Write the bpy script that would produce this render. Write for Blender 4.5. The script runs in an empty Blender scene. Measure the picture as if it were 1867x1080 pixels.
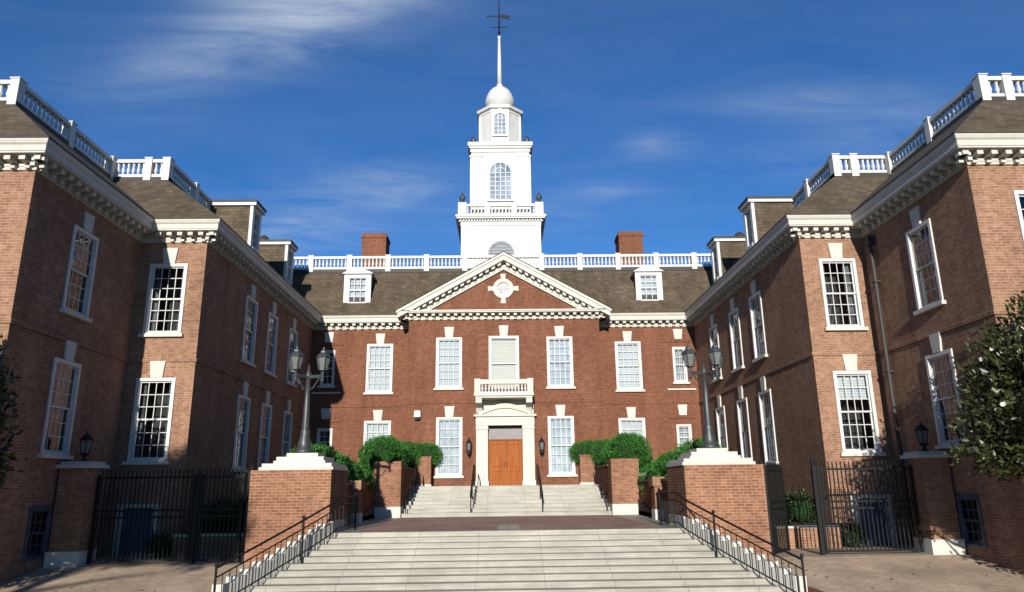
import bpy, math, random
import numpy as np
from mathutils import Vector, Matrix

S = bpy.context.scene
COL = S.collection
R = math.radians
random.seed(7)

# ------------------------------------------------------------------ camera
cam_d = bpy.data.cameras.new("camera")
cam = bpy.data.objects.new("camera", cam_d)
COL.objects.link(cam)
ax = Vector((0.99983667, -0.01326903, -0.01227021))
ay = Vector((0.0084903, -0.25449062, 0.96703797))
az = Vector((0.01595431, 0.96698421, 0.2543364))
cam.matrix_world = Matrix(((ax.x, ay.x, -az.x, -0.18), (ax.y, ay.y, -az.y, -38.0),
                           (ax.z, ay.z, -az.z, 2.6), (0, 0, 0, 1)))
cam_d.sensor_fit = 'HORIZONTAL'
cam_d.sensor_width = 36.0
cam_d.lens = 1321.94 / 1867 * 36.0
cam_d.clip_end = 3000
S.camera = cam

# ------------------------------------------------------------------ light
SUN_EL, SUN_AZ = R(15.2), R(4.8)          # low sun behind the camera, a little to the left
to_sun = Vector((-math.sin(SUN_AZ) * math.cos(SUN_EL), -math.cos(SUN_AZ) * math.cos(SUN_EL), math.sin(SUN_EL)))
sun_d = bpy.data.lights.new("sun", 'SUN')
sun_d.energy = 4.7
sun_d.angle = R(0.5)
sun_d.color = (1.0, 0.93, 0.83)
sun = bpy.data.objects.new("sun", sun_d)
sun.rotation_euler = to_sun.to_track_quat('Z', 'Y').to_euler()
sun.location = (0, -60, 40)
COL.objects.link(sun)
S.view_settings.view_transform = 'Standard'
S.view_settings.look = 'None'
S.view_settings.exposure = 0.63
S.view_settings.gamma = 1.0
S.cycles.max_bounces = 8
S.cycles.transparent_max_bounces = 12

W = bpy.data.worlds.new("World")
S.world = W
W.use_nodes = True


def world():
    nt = W.node_tree
    nt.nodes.clear()
    N = lambda t, **k: mk(nt, t, **k)
    out = N('ShaderNodeOutputWorld')
    bg = N('ShaderNodeBackground')
    sky = N('ShaderNodeTexSky')
    sky.sky_type = 'NISHITA'
    sky.sun_disc = False
    sky.sun_elevation = SUN_EL
    sky.sun_rotation = math.pi + SUN_AZ
    sky.altitude = 0
    sky.air_density = 1.0
    sky.dust_density = 0.2
    sky.ozone_density = 3.0
    tc = N('ShaderNodeTexCoord')
    sep = N('ShaderNodeSeparateXYZ')
    L = nt.links.new
    L(tc.outputs['Generated'], sep.inputs[0])
    zz = math_node(nt, 'MAXIMUM', sep.outputs[2], 0.02)
    px = math_node(nt, 'DIVIDE', sep.outputs[0], zz)
    py = math_node(nt, 'DIVIDE', sep.outputs[1], zz)
    comb = N('ShaderNodeCombineXYZ')
    L(px, comb.inputs[0]); L(py, comb.inputs[1])
    mp = N('ShaderNodeMapping')
    mp.inputs['Rotation'].default_value = (0, 0, R(-35))
    mp.inputs['Scale'].default_value = (0.62, 1.6, 1)
    L(comb.outputs[0], mp.inputs[0])
    n1 = N('ShaderNodeTexNoise')
    n1.inputs['Scale'].default_value = 2.6
    n1.inputs['Detail'].default_value = 10
    n1.inputs['Roughness'].default_value = 0.62
    n1.inputs['Distortion'].default_value = 0.9
    L(mp.outputs[0], n1.inputs['Vector'])
    streak = ramp_node(nt, n1.outputs['Fac'], [(0.30, 0.0), (0.75, 1.0)])
    # regions of the sky plane (direction / height) that carry cirrus
    tot = None
    for (cx, cy, rx, ry, amp) in CLOUDS:
        dx = math_node(nt, 'DIVIDE', math_node(nt, 'SUBTRACT', px, cx), rx)
        dy = math_node(nt, 'DIVIDE', math_node(nt, 'SUBTRACT', py, cy), ry)
        d2 = math_node(nt, 'ADD', math_node(nt, 'MULTIPLY', dx, dx), math_node(nt, 'MULTIPLY', dy, dy))
        g = math_node(nt, 'MULTIPLY', math_node(nt, 'POWER', 2.718, math_node(nt, 'MULTIPLY', d2, -1.0)), amp)
        tot = g if tot is None else math_node(nt, 'ADD', tot, g)
    tot = math_node(nt, 'ADD', tot, 0.07)
    cov = math_node(nt, 'MULTIPLY', tot, streak)
    cov = math_node(nt, 'MINIMUM', cov, 0.85)
    mix = N('ShaderNodeMix', data_type='RGBA')
    L(cov, mix.inputs[0])
    tint = N('ShaderNodeMix', data_type='RGBA', blend_type='MULTIPLY')
    tint.inputs[0].default_value = 1.0
    L(sky.outputs[0], tint.inputs[6])
    tint.inputs[7].default_value = SKY_TINT
    L(tint.outputs[2], mix.inputs[6])
    mix.inputs[7].default_value = CLOUD_COL
    L(mix.outputs[2], bg.inputs[0])
    bg.inputs[1].default_value = SKY_STRENGTH
    L(bg.outputs[0], out.inputs[0])


SKY_STRENGTH = 0.0505
SKY_TINT = (0.45, 1.02, 1.66, 1)
CLOUD_COL = (6.4, 7.6, 9.2, 1)
CLOUDS = [(-0.40, 1.33, 0.17, 0.12, 1.15), (-0.55, 1.45, 0.16, 0.10, 0.75), (-0.75, 1.58, 0.16, 0.10, 0.45), (-0.93, 1.70, 0.16, 0.12, 0.25),
          (-0.30, 1.22, 0.18, 0.12, 0.9), (-0.38, 2.32, 0.22, 0.16, 0.55), (-0.65, 2.55, 0.25, 0.2, 0.35), (-0.9, 2.8, 0.3, 0.3, 0.35),
          (0.47, 2.0, 0.10, 0.08, 0.45), (0.85, 1.74, 0.22, 0.08, 0.40), (0.36, 2.36, 0.16, 0.08, 0.35), (1.25, 1.98, 0.3, 0.2, 0.35), (0.1, 2.6, 0.3, 0.2, 0.2)]


# ------------------------------------------------------------------ node helpers
def mk(nt, t, **k):
    n = nt.nodes.new(t)
    for a, b in k.items():
        setattr(n, a, b)
    return n


def math_node(nt, op, a, b=0.0):
    n = nt.nodes.new('ShaderNodeMath')
    n.operation = op
    for i, v in enumerate((a, b)):
        if isinstance(v, (int, float)):
            n.inputs[i].default_value = v
        else:
            nt.links.new(v, n.inputs[i])
    return n.outputs[0]


def ramp_node(nt, fac, stops):
    n = nt.nodes.new('ShaderNodeValToRGB')
    el = n.color_ramp.elements
    while len(el) < len(stops):
        el.new(0.5)
    for e, (p, v) in zip(el, stops):
        e.position = p
        e.color = (v, v, v, 1) if isinstance(v, (int, float)) else (*v, 1)
    nt.links.new(fac, n.inputs[0])
    return n.outputs[0]


def new_mat(name):
    m = bpy.data.materials.new(name)
    m.use_nodes = True
    nt = m.node_tree
    b = nt.nodes['Principled BSDF']
    return m, nt, b


def mixc(nt, fac, a, b, blend='MIX'):
    n = nt.nodes.new('ShaderNodeMix')
    n.data_type = 'RGBA'
    n.blend_type = blend
    for i, v in ((0, fac), (6, a), (7, b)):
        if isinstance(v, (int, float)):
            n.inputs[i].default_value = v
        elif isinstance(v, tuple):
            n.inputs[i].default_value = (*v, 1) if len(v) == 3 else v
        else:
            nt.links.new(v, n.inputs[i])
    return n.outputs[2]


def noise(nt, vec, scale, detail=4, rough=0.5):
    n = nt.nodes.new('ShaderNodeTexNoise')
    n.inputs['Scale'].default_value = scale
    n.inputs['Detail'].default_value = detail
    n.inputs['Roughness'].default_value = rough
    if vec is not None:
        nt.links.new(vec, n.inputs['Vector'])
    return n.outputs['Fac']


def bump(nt, b, h, strength, dist=0.01):
    n = nt.nodes.new('ShaderNodeBump')
    n.inputs['Strength'].default_value = strength
    n.inputs['Distance'].default_value = dist
    nt.links.new(h, n.inputs['Height'])
    nt.links.new(n.outputs[0], b.inputs['Normal'])


def wall_uv(nt):
    """(along the wall, height) for walls facing any axis."""
    g = nt.nodes.new('ShaderNodeNewGeometry')
    p = nt.nodes.new('ShaderNodeSeparateXYZ'); nt.links.new(g.outputs['Position'], p.inputs[0])
    q = nt.nodes.new('ShaderNodeSeparateXYZ'); nt.links.new(g.outputs['True Normal'], q.inputs[0])
    k = math_node(nt, 'GREATER_THAN', math_node(nt, 'ABSOLUTE', q.outputs[0]), 0.6)
    t = math_node(nt, 'GREATER_THAN', math_node(nt, 'ABSOLUTE', q.outputs[2]), 0.6)
    u = math_node(nt, 'ADD', math_node(nt, 'MULTIPLY', p.outputs[1], k),
                  math_node(nt, 'MULTIPLY', p.outputs[0], math_node(nt, 'SUBTRACT', 1.0, k)))
    v = math_node(nt, 'ADD', math_node(nt, 'MULTIPLY', p.outputs[1], t),
                  math_node(nt, 'MULTIPLY', p.outputs[2], math_node(nt, 'SUBTRACT', 1.0, t)))
    c = nt.nodes.new('ShaderNodeCombineXYZ')
    nt.links.new(u, c.inputs[0]); nt.links.new(v, c.inputs[1])
    return c.outputs[0], g.outputs['Position'], u, v


def brick_mat(name, c1, c2, mortar, bw=0.225, bh=0.078, ms=0.011, var=0.35):
    m, nt, b = new_mat(name)
    vec, pos, u, v = wall_uv(nt)
    t = nt.nodes.new('ShaderNodeTexBrick')
    t.inputs['Scale'].default_value = 1.0
    t.inputs['Brick Width'].default_value = bw
    t.inputs['Row Height'].default_value = bh
    t.inputs['Mortar Size'].default_value = ms
    t.inputs['Mortar Smooth'].default_value = 0.1
    t.inputs['Bias'].default_value = -0.1
    t.inputs['Color1'].default_value = (*c1, 1)
    t.inputs['Color2'].default_value = (*c2, 1)
    t.inputs['Mortar'].default_value = (*mortar, 1)
    nt.links.new(vec, t.inputs['Vector'])
    # rare dark headers, then broad weathering
    big = ramp_node(nt, noise(nt, pos, 0.55, 5, 0.6), [(0.3, 1 - var), (0.7, 1 + var * 0.35)])
    fine = ramp_node(nt, noise(nt, pos, 6.0, 3, 0.6), [(0.3, 0.78), (0.7, 1.14)])
    c = mixc(nt, 1.0, t.outputs['Color'], big, 'MULTIPLY')
    c = mixc(nt, 1.0, c, fine, 'MULTIPLY')
    st = nt.nodes.new('ShaderNodeMapping')
    st.inputs['Scale'].default_value = (1.6, 0.12, 1)
    nt.links.new(vec, st.inputs[0])
    streak = ramp_node(nt, noise(nt, st.outputs[0], 1.0, 4, 0.6), [(0.35, 0.86), (0.65, 1.06)])
    c = mixc(nt, 1.0, c, streak, 'MULTIPLY')
    nt.links.new(c, b.inputs['Base Color'])
    # pale bloom and dark stains that run down the wall
    sm = nt.nodes.new('ShaderNodeMapping')
    sm.inputs['Scale'].default_value = (0.9, 0.22, 1)
    nt.links.new(vec, sm.inputs[0])
    nz = noise(nt, sm.outputs[0], 1.3, 6, 0.7)
    c = mixc(nt, ramp_node(nt, nz, [(0.60, 0.0), (0.80, 0.28)]), c, tuple(x * 0.9 for x in mortar))
    c = mixc(nt, ramp_node(nt, nz, [(0.20, 0.5), (0.40, 0.0)]), c, tuple(x * 0.45 for x in c2))
    nt.links.new(c, b.inputs['Base Color'])
    b.inputs['Roughness'].default_value = 0.95
    b.inputs['Specular IOR Level'].default_value = 0.03
    bump(nt, b, t.outputs['Fac'], -0.3, 0.005)
    return m


def plain_mat(name, col, rough=0.6, var=0.12, scale=3.0, spec=0.3, metal=0.0, dirt=None):
    m, nt, b = new_mat(name)
    g = nt.nodes.new('ShaderNodeNewGeometry')
    f = ramp_node(nt, noise(nt, g.outputs['Position'], scale, 5, 0.6), [(0.3, 1 - var), (0.7, 1 + var * 0.5)])
    c = mixc(nt, 1.0, col, f, 'MULTIPLY')
    if dirt:
        mp = nt.nodes.new('ShaderNodeMapping')
        mp.inputs['Scale'].default_value = (2.5, 2.5, 0.35)
        nt.links.new(g.outputs['Position'], mp.inputs[0])
        k = ramp_node(nt, noise(nt, mp.outputs[0], 1.5, 6, 0.65), [(0.5, 0.0), (0.8, dirt[1])])
        c = mixc(nt, k, c, dirt[0])
    nt.links.new(c, b.inputs['Base Color'])
    b.inputs['Roughness'].default_value = rough
    b.inputs['Metallic'].default_value = metal
    b.inputs['Specular IOR Level'].default_value = spec
    return m


def leaf_mat(name, dark, light, rough=0.4, spec=0.4, trans=0.15):
    m, nt, b = new_mat(name)
    g = nt.nodes.new('ShaderNodeNewGeometry')
    n = noise(nt, g.outputs['Position'], 1.3, 3)
    f = math_node(nt, 'ADD', math_node(nt, 'MULTIPLY', g.outputs['Random Per Island'], 0.7), math_node(nt, 'MULTIPLY', n, 0.5))
    c = ramp_node(nt, f, [(0.15, dark), (0.75, light), (1.0, tuple(min(1, x * 1.4) for x in light))])
    nt.links.new(c, b.inputs['Base Color'])
    b.inputs['Roughness'].default_value = rough
    b.inputs['Specular IOR Level'].default_value = spec
    if trans:
        tr = nt.nodes.new('ShaderNodeBsdfTranslucent')
        nt.links.new(c, tr.inputs[0])
        mx = nt.nodes.new('ShaderNodeMixShader')
        mx.inputs[0].default_value = trans
        o = nt.nodes['Material Output']
        nt.links.new(b.outputs[0], mx.inputs[1]); nt.links.new(tr.outputs[0], mx.inputs[2])
        nt.links.new(mx.outputs[0], o.inputs[0])
    return m


def glass_mat(name, tint=(0.92, 0.96, 0.98)):
    m = bpy.data.materials.new(name)
    m.use_nodes = True
    nt = m.node_tree
    nt.nodes.clear()
    o = nt.nodes.new('ShaderNodeOutputMaterial')
    tr = nt.nodes.new('ShaderNodeBsdfTransparent'); tr.inputs[0].default_value = (*tint, 1)
    gl = nt.nodes.new('ShaderNodeBsdfGlossy'); gl.inputs['Roughness'].default_value = 0.02
    fr = nt.nodes.new('ShaderNodeFresnel'); fr.inputs['IOR'].default_value = 1.85
    g = nt.nodes.new('ShaderNodeNewGeometry')
    h = noise(nt, g.outputs['Position'], 1.1, 2)
    bp = nt.nodes.new('ShaderNodeBump'); bp.inputs['Strength'].default_value = 0.12; bp.inputs['Distance'].default_value = 0.15
    nt.links.new(h, bp.inputs['Height'])
    nt.links.new(bp.outputs[0], gl.inputs['Normal'])
    mx = nt.nodes.new('ShaderNodeMixShader')
    nt.links.new(fr.outputs[0], mx.inputs[0])
    nt.links.new(tr.outputs[0], mx.inputs[1]); nt.links.new(gl.outputs[0], mx.inputs[2])
    nt.links.new(mx.outputs[0], o.inputs[0])
    return m


def roof_mat():
    m, nt, b = new_mat("slate_shingles")
    g = nt.nodes.new('ShaderNodeNewGeometry')
    p = nt.nodes.new('ShaderNodeSeparateXYZ'); nt.links.new(g.outputs['Position'], p.inputs[0])
    q = nt.nodes.new('ShaderNodeSeparateXYZ'); nt.links.new(g.outputs['True Normal'], q.inputs[0])
    k = math_node(nt, 'GREATER_THAN', math_node(nt, 'ABSOLUTE', q.outputs[0]), 0.35)
    u = math_node(nt, 'ADD', math_node(nt, 'MULTIPLY', p.outputs[1], k),
                  math_node(nt, 'MULTIPLY', p.outputs[0], math_node(nt, 'SUBTRACT', 1.0, k)))
    c = nt.nodes.new('ShaderNodeCombineXYZ')
    nt.links.new(u, c.inputs[0]); nt.links.new(p.outputs[2], c.inputs[1])
    t = nt.nodes.new('ShaderNodeTexBrick')
    for a, v in (('Scale', 1.0), ('Brick Width', 0.3), ('Row Height', 0.16), ('Mortar Size', 0.012), ('Bias', 0.0)):
        t.inputs[a].default_value = v
    t.inputs['Color1'].default_value = (0.165, 0.128, 0.083, 1)
    t.inputs['Color2'].default_value = (0.105, 0.081, 0.054, 1)
    t.inputs['Mortar'].default_value = (0.075, 0.06, 0.045, 1)
    nt.links.new(c.outputs[0], t.inputs['Vector'])
    f = ramp_node(nt, noise(nt, g.outputs['Position'], 0.9, 5, 0.65), [(0.3, 0.75), (0.7, 1.2)])
    mp = nt.nodes.new('ShaderNodeMapping')
    mp.inputs['Scale'].default_value = (2.2, 0.35, 1)
    nt.links.new(c.outputs[0], mp.inputs[0])
    s = ramp_node(nt, noise(nt, mp.outputs[0], 1.0, 4, 0.6), [(0.3, 0.8), (0.7, 1.12)])
    col = mixc(nt, 1.0, mixc(nt, 1.0, t.outputs['Color'], f, 'MULTIPLY'), s, 'MULTIPLY')
    nt.links.new(col, b.inputs['Base Color'])
    b.inputs['Roughness'].default_value = 0.85
    b.inputs['Specular IOR Level'].default_value = 0.2
    return m


def paving_mat(name, c1, c2, mort, bw, bh, ms, rough=0.9, patch=0.35):
    m, nt, b = new_mat(name)
    g = nt.nodes.new('ShaderNodeNewGeometry')
    t = nt.nodes.new('ShaderNodeTexBrick')
    for a, v in (('Scale', 1.0), ('Brick Width', bw), ('Row Height', bh), ('Mortar Size', ms), ('Bias', 0.0)):
        t.inputs[a].default_value = v
    t.inputs['Color1'].default_value = (*c1, 1)
    t.inputs['Color2'].default_value = (*c2, 1)
    t.inputs['Mortar'].default_value = (*mort, 1)
    nt.links.new(g.outputs['Position'], t.inputs['Vector'])
    f = ramp_node(nt, noise(nt, g.outputs['Position'], 0.7, 6, 0.65), [(0.3, 1 - patch), (0.7, 1 + patch * 0.4)])
    f2 = ramp_node(nt, noise(nt, g.outputs['Position'], 5.0, 4, 0.7), [(0.3, 0.8), (0.7, 1.1)])
    c = mixc(nt, 1.0, mixc(nt, 1.0, t.outputs['Color'], f, 'MULTIPLY'), f2, 'MULTIPLY')
    nt.links.new(c, b.inputs['Base Color'])
    b.inputs['Roughness'].default_value = rough
    b.inputs['Specular IOR Level'].default_value = 0.2
    bump(nt, b, t.outputs['Fac'], -0.3, 0.005)
    return m


def stone_mat(name, col, joint=1.6):
    m, nt, b = new_mat(name)
    vec, pos, u, v = wall_uv(nt)
    t = nt.nodes.new('ShaderNodeTexBrick')
    for a, vv in (('Scale', 1.0), ('Brick Width', joint), ('Row Height', 50.0), ('Mortar Size', 0.008), ('Bias', 0.0)):
        t.inputs[a].default_value = vv
    t.inputs['Color1'].default_value = (*col, 1)
    t.inputs['Color2'].default_value = (*(x * 0.9 for x in col), 1)
    t.inputs['Mortar'].default_value = (*(x * 0.5 for x in col), 1)
    nt.links.new(vec, t.inputs['Vector'])
    f = ramp_node(nt, noise(nt, pos, 0.9, 6, 0.7), [(0.3, 0.74), (0.7, 1.08)])
    mp = nt.nodes.new('ShaderNodeMapping')
    mp.inputs['Scale'].default_value = (0.5, 3.0, 6.0)
    nt.links.new(pos, mp.inputs[0])
    f2 = ramp_node(nt, noise(nt, mp.outputs[0], 1.6, 5, 0.7), [(0.3, 0.66), (0.65, 1.10)])
    c = mixc(nt, 1.0, mixc(nt, 1.0, t.outputs['Color'], f, 'MULTIPLY'), f2, 'MULTIPLY')
    blot = ramp_node(nt, noise(nt, pos, 2.3, 6, 0.75), [(0.56, 0.0), (0.75, 0.45)])
    c = mixc(nt, blot, c, tuple(x * 0.42 for x in col))
    nt.links.new(c, b.inputs['Base Color'])
    b.inputs['Roughness'].default_value = 0.5
    b.inputs['Specular IOR Level'].default_value = 0.5
    return m


def wood_mat():
    m, nt, b = new_mat("varnished_oak")
    g = nt.nodes.new('ShaderNodeNewGeometry')
    mp = nt.nodes.new('ShaderNodeMapping')
    mp.inputs['Scale'].default_value = (14, 14, 0.8)
    nt.links.new(g.outputs['Position'], mp.inputs[0])
    c = ramp_node(nt, noise(nt, mp.outputs[0], 1.0, 5, 0.6), [(0.3, (0.27, 0.068, 0.011)), (0.7, (0.45, 0.135, 0.024))])
    nt.links.new(c, b.inputs['Base Color'])
    b.inputs['Roughness'].default_value = 0.6
    b.inputs['Specular IOR Level'].default_value = 0.15
    return m


M = {}
M['brick_red'] = brick_mat("red_brick", (0.275, 0.107, 0.061), (0.200, 0.077, 0.046), (0.27, 0.15, 0.10), var=0.15)
M['brick_tan'] = brick_mat("orange_brick", (0.44, 0.245, 0.152), (0.31, 0.155, 0.096), (0.47, 0.32, 0.23), var=0.25)
M['brick_pier'] = brick_mat("pier_brick", (0.40, 0.19, 0.112), (0.26, 0.112, 0.067), (0.44, 0.28, 0.19), var=0.25, bw=0.23, bh=0.08, ms=0.012)
M['white'] = plain_mat("white_paint", (0.68, 0.66, 0.59), 0.55, 0.08, 2.0, dirt=((0.45, 0.42, 0.36), 0.4))
M['white_clean'] = plain_mat("white_painted_wood", (0.76, 0.755, 0.735), 0.5, 0.10, 2.0, dirt=((0.5, 0.49, 0.45), 0.35))
M['lime'] = plain_mat("limestone", (0.72, 0.70, 0.63), 0.8, 0.08, 4.0, dirt=((0.52, 0.49, 0.43), 0.3))
M['step'] = stone_mat("pale_granite", (0.445, 0.43, 0.36))
M['roof'] = roof_mat()
M['deck'] = plain_mat("roof_membrane", (0.12, 0.115, 0.11), 0.9)
M['gutter'] = plain_mat("dark_gutter", (0.05, 0.045, 0.04), 0.6)
M['iron'] = plain_mat("black_iron", (0.010, 0.011, 0.012), 0.6, 0.2, 8.0, 0.2)
M['lampmetal'] = plain_mat("grey_green_lamp_metal", (0.050, 0.058, 0.062), 0.45, 0.2, 6.0, 0.5)
M['lampglass'] = plain_mat("frosted_lamp_glass", (0.19, 0.21, 0.20), 0.2, 0.2, 5.0, 0.5)
M['glass'] = glass_mat("window_glass")
M['dark'] = plain_mat("dark_room", (0.045, 0.047, 0.05), 0.9, 0.6, 1.8)  # room tone lightened and mottled to imitate grey reflections in the panes
M['blind'] = plain_mat("white_blind", (0.66, 0.70, 0.72), 0.8, 0.1, 1.2)
M['curtain'] = plain_mat("blue_white_curtain", (0.60, 0.65, 0.70), 0.8, 0.3, 2.4)
M['beige'] = plain_mat("beige_blind", (0.72, 0.69, 0.60), 0.8, 0.05, 1.0)
M['bluegrey'] = plain_mat('shaded_blue_grey', (0.10, 0.115, 0.16), 0.6, 0.3)
M['drape'] = plain_mat('grey_drape', (0.22, 0.23, 0.24), 0.9, 0.5, 3.0)
M['wood'] = wood_mat()
M['greypanel'] = plain_mat("grey_panel", (0.30, 0.29, 0.29), 0.6)
M['blue'] = plain_mat("blue_door_paint", (0.075, 0.13, 0.22), 0.55, 0.25)
M['louver'] = plain_mat("grey_louvre", (0.36, 0.38, 0.42), 0.7, 0.25, 5.0)
M['magnolia'] = leaf_mat("magnolia_leaf", (0.009, 0.017, 0.006), (0.062, 0.078, 0.022), 0.38, 0.4, 0.1)
M['hedge'] = leaf_mat("hedge_leaf", (0.024, 0.105, 0.017), (0.066, 0.255, 0.036), 0.5, 0.3, 0.2)
M['shrub'] = leaf_mat("shrub_leaf", (0.012, 0.030, 0.010), (0.045, 0.075, 0.022), 0.5, 0.3, 0.15)
M['petal'] = plain_mat("white_petal", (0.85, 0.82, 0.72), 0.6, 0.05)
M['bark'] = plain_mat("bark", (0.11, 0.085, 0.065), 0.9, 0.4, 9.0)
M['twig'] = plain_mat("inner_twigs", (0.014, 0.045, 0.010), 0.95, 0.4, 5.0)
M['ground'] = paving_mat("tan_brick_paving", (0.70, 0.54, 0.385), (0.62, 0.47, 0.33), (0.55, 0.43, 0.31), 0.24, 0.12, 0.012)
M['landing'] = paving_mat("brown_brick_paving", (0.52, 0.31, 0.235), (0.42, 0.24, 0.18), (0.48, 0.36, 0.28), 0.22, 0.11, 0.012)
M['soil'] = plain_mat("soil", (0.09, 0.065, 0.045), 0.95, 0.4, 6.0)
M['lightbox'] = plain_mat("pale_lamp_housing", (0.75, 0.72, 0.66), 0.5)
M['mulch'] = plain_mat('mulch', (0.22, 0.085, 0.04), 0.95, 0.5, 14.0)
M['dryleaf'] = plain_mat('dry_leaf', (0.16, 0.085, 0.035), 0.8, 0.5, 9.0)
M['asphalt'] = plain_mat('asphalt', (0.05, 0.05, 0.052), 0.9, 0.25, 3.0)
M['lawn'] = plain_mat('lawn', (0.045, 0.085, 0.022), 0.95, 0.35, 2.0)
TONE = 0.66                                  # all paints and stones a step darker for the chosen exposure
for _m in M.values():
    _b = _m.node_tree.nodes.get('Principled BSDF')
    if _b is None:
        continue
    _i = _b.inputs['Base Color']
    if _i.links:
        _src = _i.links[0].from_socket
        _m.node_tree.links.new(mixc(_m.node_tree, 1.0, _src, (TONE, TONE, TONE), 'MULTIPLY'), _i)
world()


# ------------------------------------------------------------------ mesh helpers
class MB:
    def __init__(self):
        self.v, self.f, self.m = [], [], []

    def face(self, pts, mi=0):
        n = len(self.v)
        self.v.extend([tuple(p) for p in pts])
        self.f.append(tuple(range(n, n + len(pts))))
        self.m.append(mi)

    def box(self, x0, x1, y0, y1, z0, z1, mi=0):
        n = len(self.v)
        self.v += [(x0, y0, z0), (x1, y0, z0), (x1, y1, z0), (x0, y1, z0), (x0, y0, z1), (x1, y0, z1), (x1, y1, z1), (x0, y1, z1)]
        for q in ((0, 3, 2, 1), (4, 5, 6, 7), (0, 1, 5, 4), (1, 2, 6, 5), (2, 3, 7, 6), (3, 0, 4, 7)):
            self.f.append(tuple(n + i for i in q)); self.m.append(mi)

    def obox(self, c, u, L, w, z0, z1, mi=0):
        """box centred on c (x, y), long axis u, length L, width w"""
        u = Vector(u).normalized(); p = Vector((-u.y, u.x))
        c = Vector(c)
        q = [c - u * L / 2 - p * w / 2, c + u * L / 2 - p * w / 2, c + u * L / 2 + p * w / 2, c - u * L / 2 + p * w / 2]
        self.prism([(a.x, a.y) for a in q], z0, z1, mi)

    def prism(self, poly, z0, z1, mi=0, z1s=None):
        """vertical prism over a counter-clockwise (x, y) polygon"""
        n = len(self.v); k = len(poly)
        self.v += [(x, y, z0) for x, y in poly]
        self.v += [(x, y, (z1s[i] if z1s else z1)) for i, (x, y) in enumerate(poly)]
        self.f.append(tuple(range(n + k - 1, n - 1, -1))); self.m.append(mi)
        self.f.append(tuple(range(n + k, n + 2 * k))); self.m.append(mi)
        for i in range(k):
            j = (i + 1) % k
            self.f.append((n + i, n + j, n + k + j, n + k + i)); self.m.append(mi)

    def xz(self, poly, y0, y1, mi=0):
        """prism over an (x, z) polygon, counter-clockwise seen from the front (-y)"""
        n = len(self.v); k = len(poly)
        self.v += [(x, y0, z) for x, z in poly] + [(x, y1, z) for x, z in poly]
        self.f.append(tuple(range(n, n + k))); self.m.append(mi)
        self.f.append(tuple(range(n + 2 * k - 1, n + k - 1, -1))); self.m.append(mi)
        for i in range(k):
            j = (i + 1) % k
            self.f.append((n + i, n + k + i, n + k + j, n + j)); self.m.append(mi)

    def lathe(self, c, prof, n=12, mi=0, rot=0.0):
        """prof = [(radius, z)] from bottom to top round (cx, cy)"""
        b = len(self.v)
        for r, z in prof:
            for i in range(n):
                a = rot + 2 * math.pi * i / n
                self.v.append((c[0] + r * math.cos(a), c[1] + r * math.sin(a), z))
        for k in range(len(prof) - 1):
            for i in range(n):
                j = (i + 1) % n
                self.f.append((b + k * n + i, b + k * n + j, b + (k + 1) * n + j, b + (k + 1) * n + i)); self.m.append(mi)
        self.f.append(tuple(b + i for i in range(n - 1, -1, -1))); self.m.append(mi)
        t = b + (len(prof) - 1) * n
        self.f.append(tuple(t + i for i in range(n))); self.m.append(mi)

    def tube(self, pts, r, n=6, mi=0):
        pts = [Vector(p) for p in pts]
        rr = r if isinstance(r, (list, tuple)) else [r] * len(pts)
        b = len(self.v)
        for i, p in enumerate(pts):
            d = (pts[min(i + 1, len(pts) - 1)] - pts[max(i - 1, 0)]).normalized()
            s = d.cross(Vector((0, 0, 1)))
            if s.length < 1e-3:
                s = Vector((1, 0, 0))
            s.normalize(); t = s.cross(d)
            for k in range(n):
                a = 2 * math.pi * k / n
                self.v.append(tuple(p + (s * math.cos(a) + t * math.sin(a)) * rr[i]))
        for i in range(len(pts) - 1):
            for k in range(n):
                j = (k + 1) % n
                self.f.append((b + i * n + k, b + (i + 1) * n + k, b + (i + 1) * n + j, b + i * n + j)); self.m.append(mi)
        self.f.append(tuple(b + k for k in range(n))); self.m.append(mi)
        e = b + (len(pts) - 1) * n
        self.f.append(tuple(e + k for k in range(n - 1, -1, -1))); self.m.append(mi)

    def mesh(self, name, mats, smooth=False):
        me = bpy.data.meshes.new(name)
        me.from_pydata(self.v, [], self.f)
        for m in (mats if isinstance(mats, (list, tuple)) else [mats]):
            me.materials.append(m)
        if any(self.m):
            me.polygons.foreach_set('material_index', self.m)
        if smooth:
            me.polygons.foreach_set('use_smooth', [True] * len(self.f))
        me.update()
        return me

    def build(self, name, mats, parent=None, smooth=False):
        return put(name, self.mesh(name, mats, smooth), parent)


def put(name, me, parent=None, mat=None):
    o = bpy.data.objects.new(name, me)
    COL.objects.link(o)
    if parent is not None:
        o.parent = parent
    if mat is not None:
        o.matrix_local = mat
    return o


def tag(o, label, cat, group=None):
    o['label'] = label
    o['category'] = cat
    if group:
        o['group'] = group
    return o


def struct(o, label=None, cat=None, kind='structure'):
    o['kind'] = kind
    if label:
        o['label'] = label
    if cat:
        o['category'] = cat
    return o


def thing(name, label, cat, loc=(0, 0, 0), rz=0.0, group=None):
    o = bpy.data.objects.new(name, None)
    COL.objects.link(o)
    o.location = loc
    o.rotation_euler = (0, 0, rz)
    return tag(o, label, cat, group)


def copy_tree(o, parent=None):
    c = o.copy()
    COL.objects.link(c)
    if parent is not None:
        c.parent = parent
    for ch in [k for k in bpy.data.objects if k.parent == o]:
        copy_tree(ch, c)
    return c


# ------------------------------------------------------------------ setting: ground, landing, beds
YG0, YG1, ZG = -22.1, -17.5, 0.68


def gz(y):
    return 0.0 if y < YG0 else (ZG if y > YG1 else ZG * (y - YG0) / (YG1 - YG0))


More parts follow.
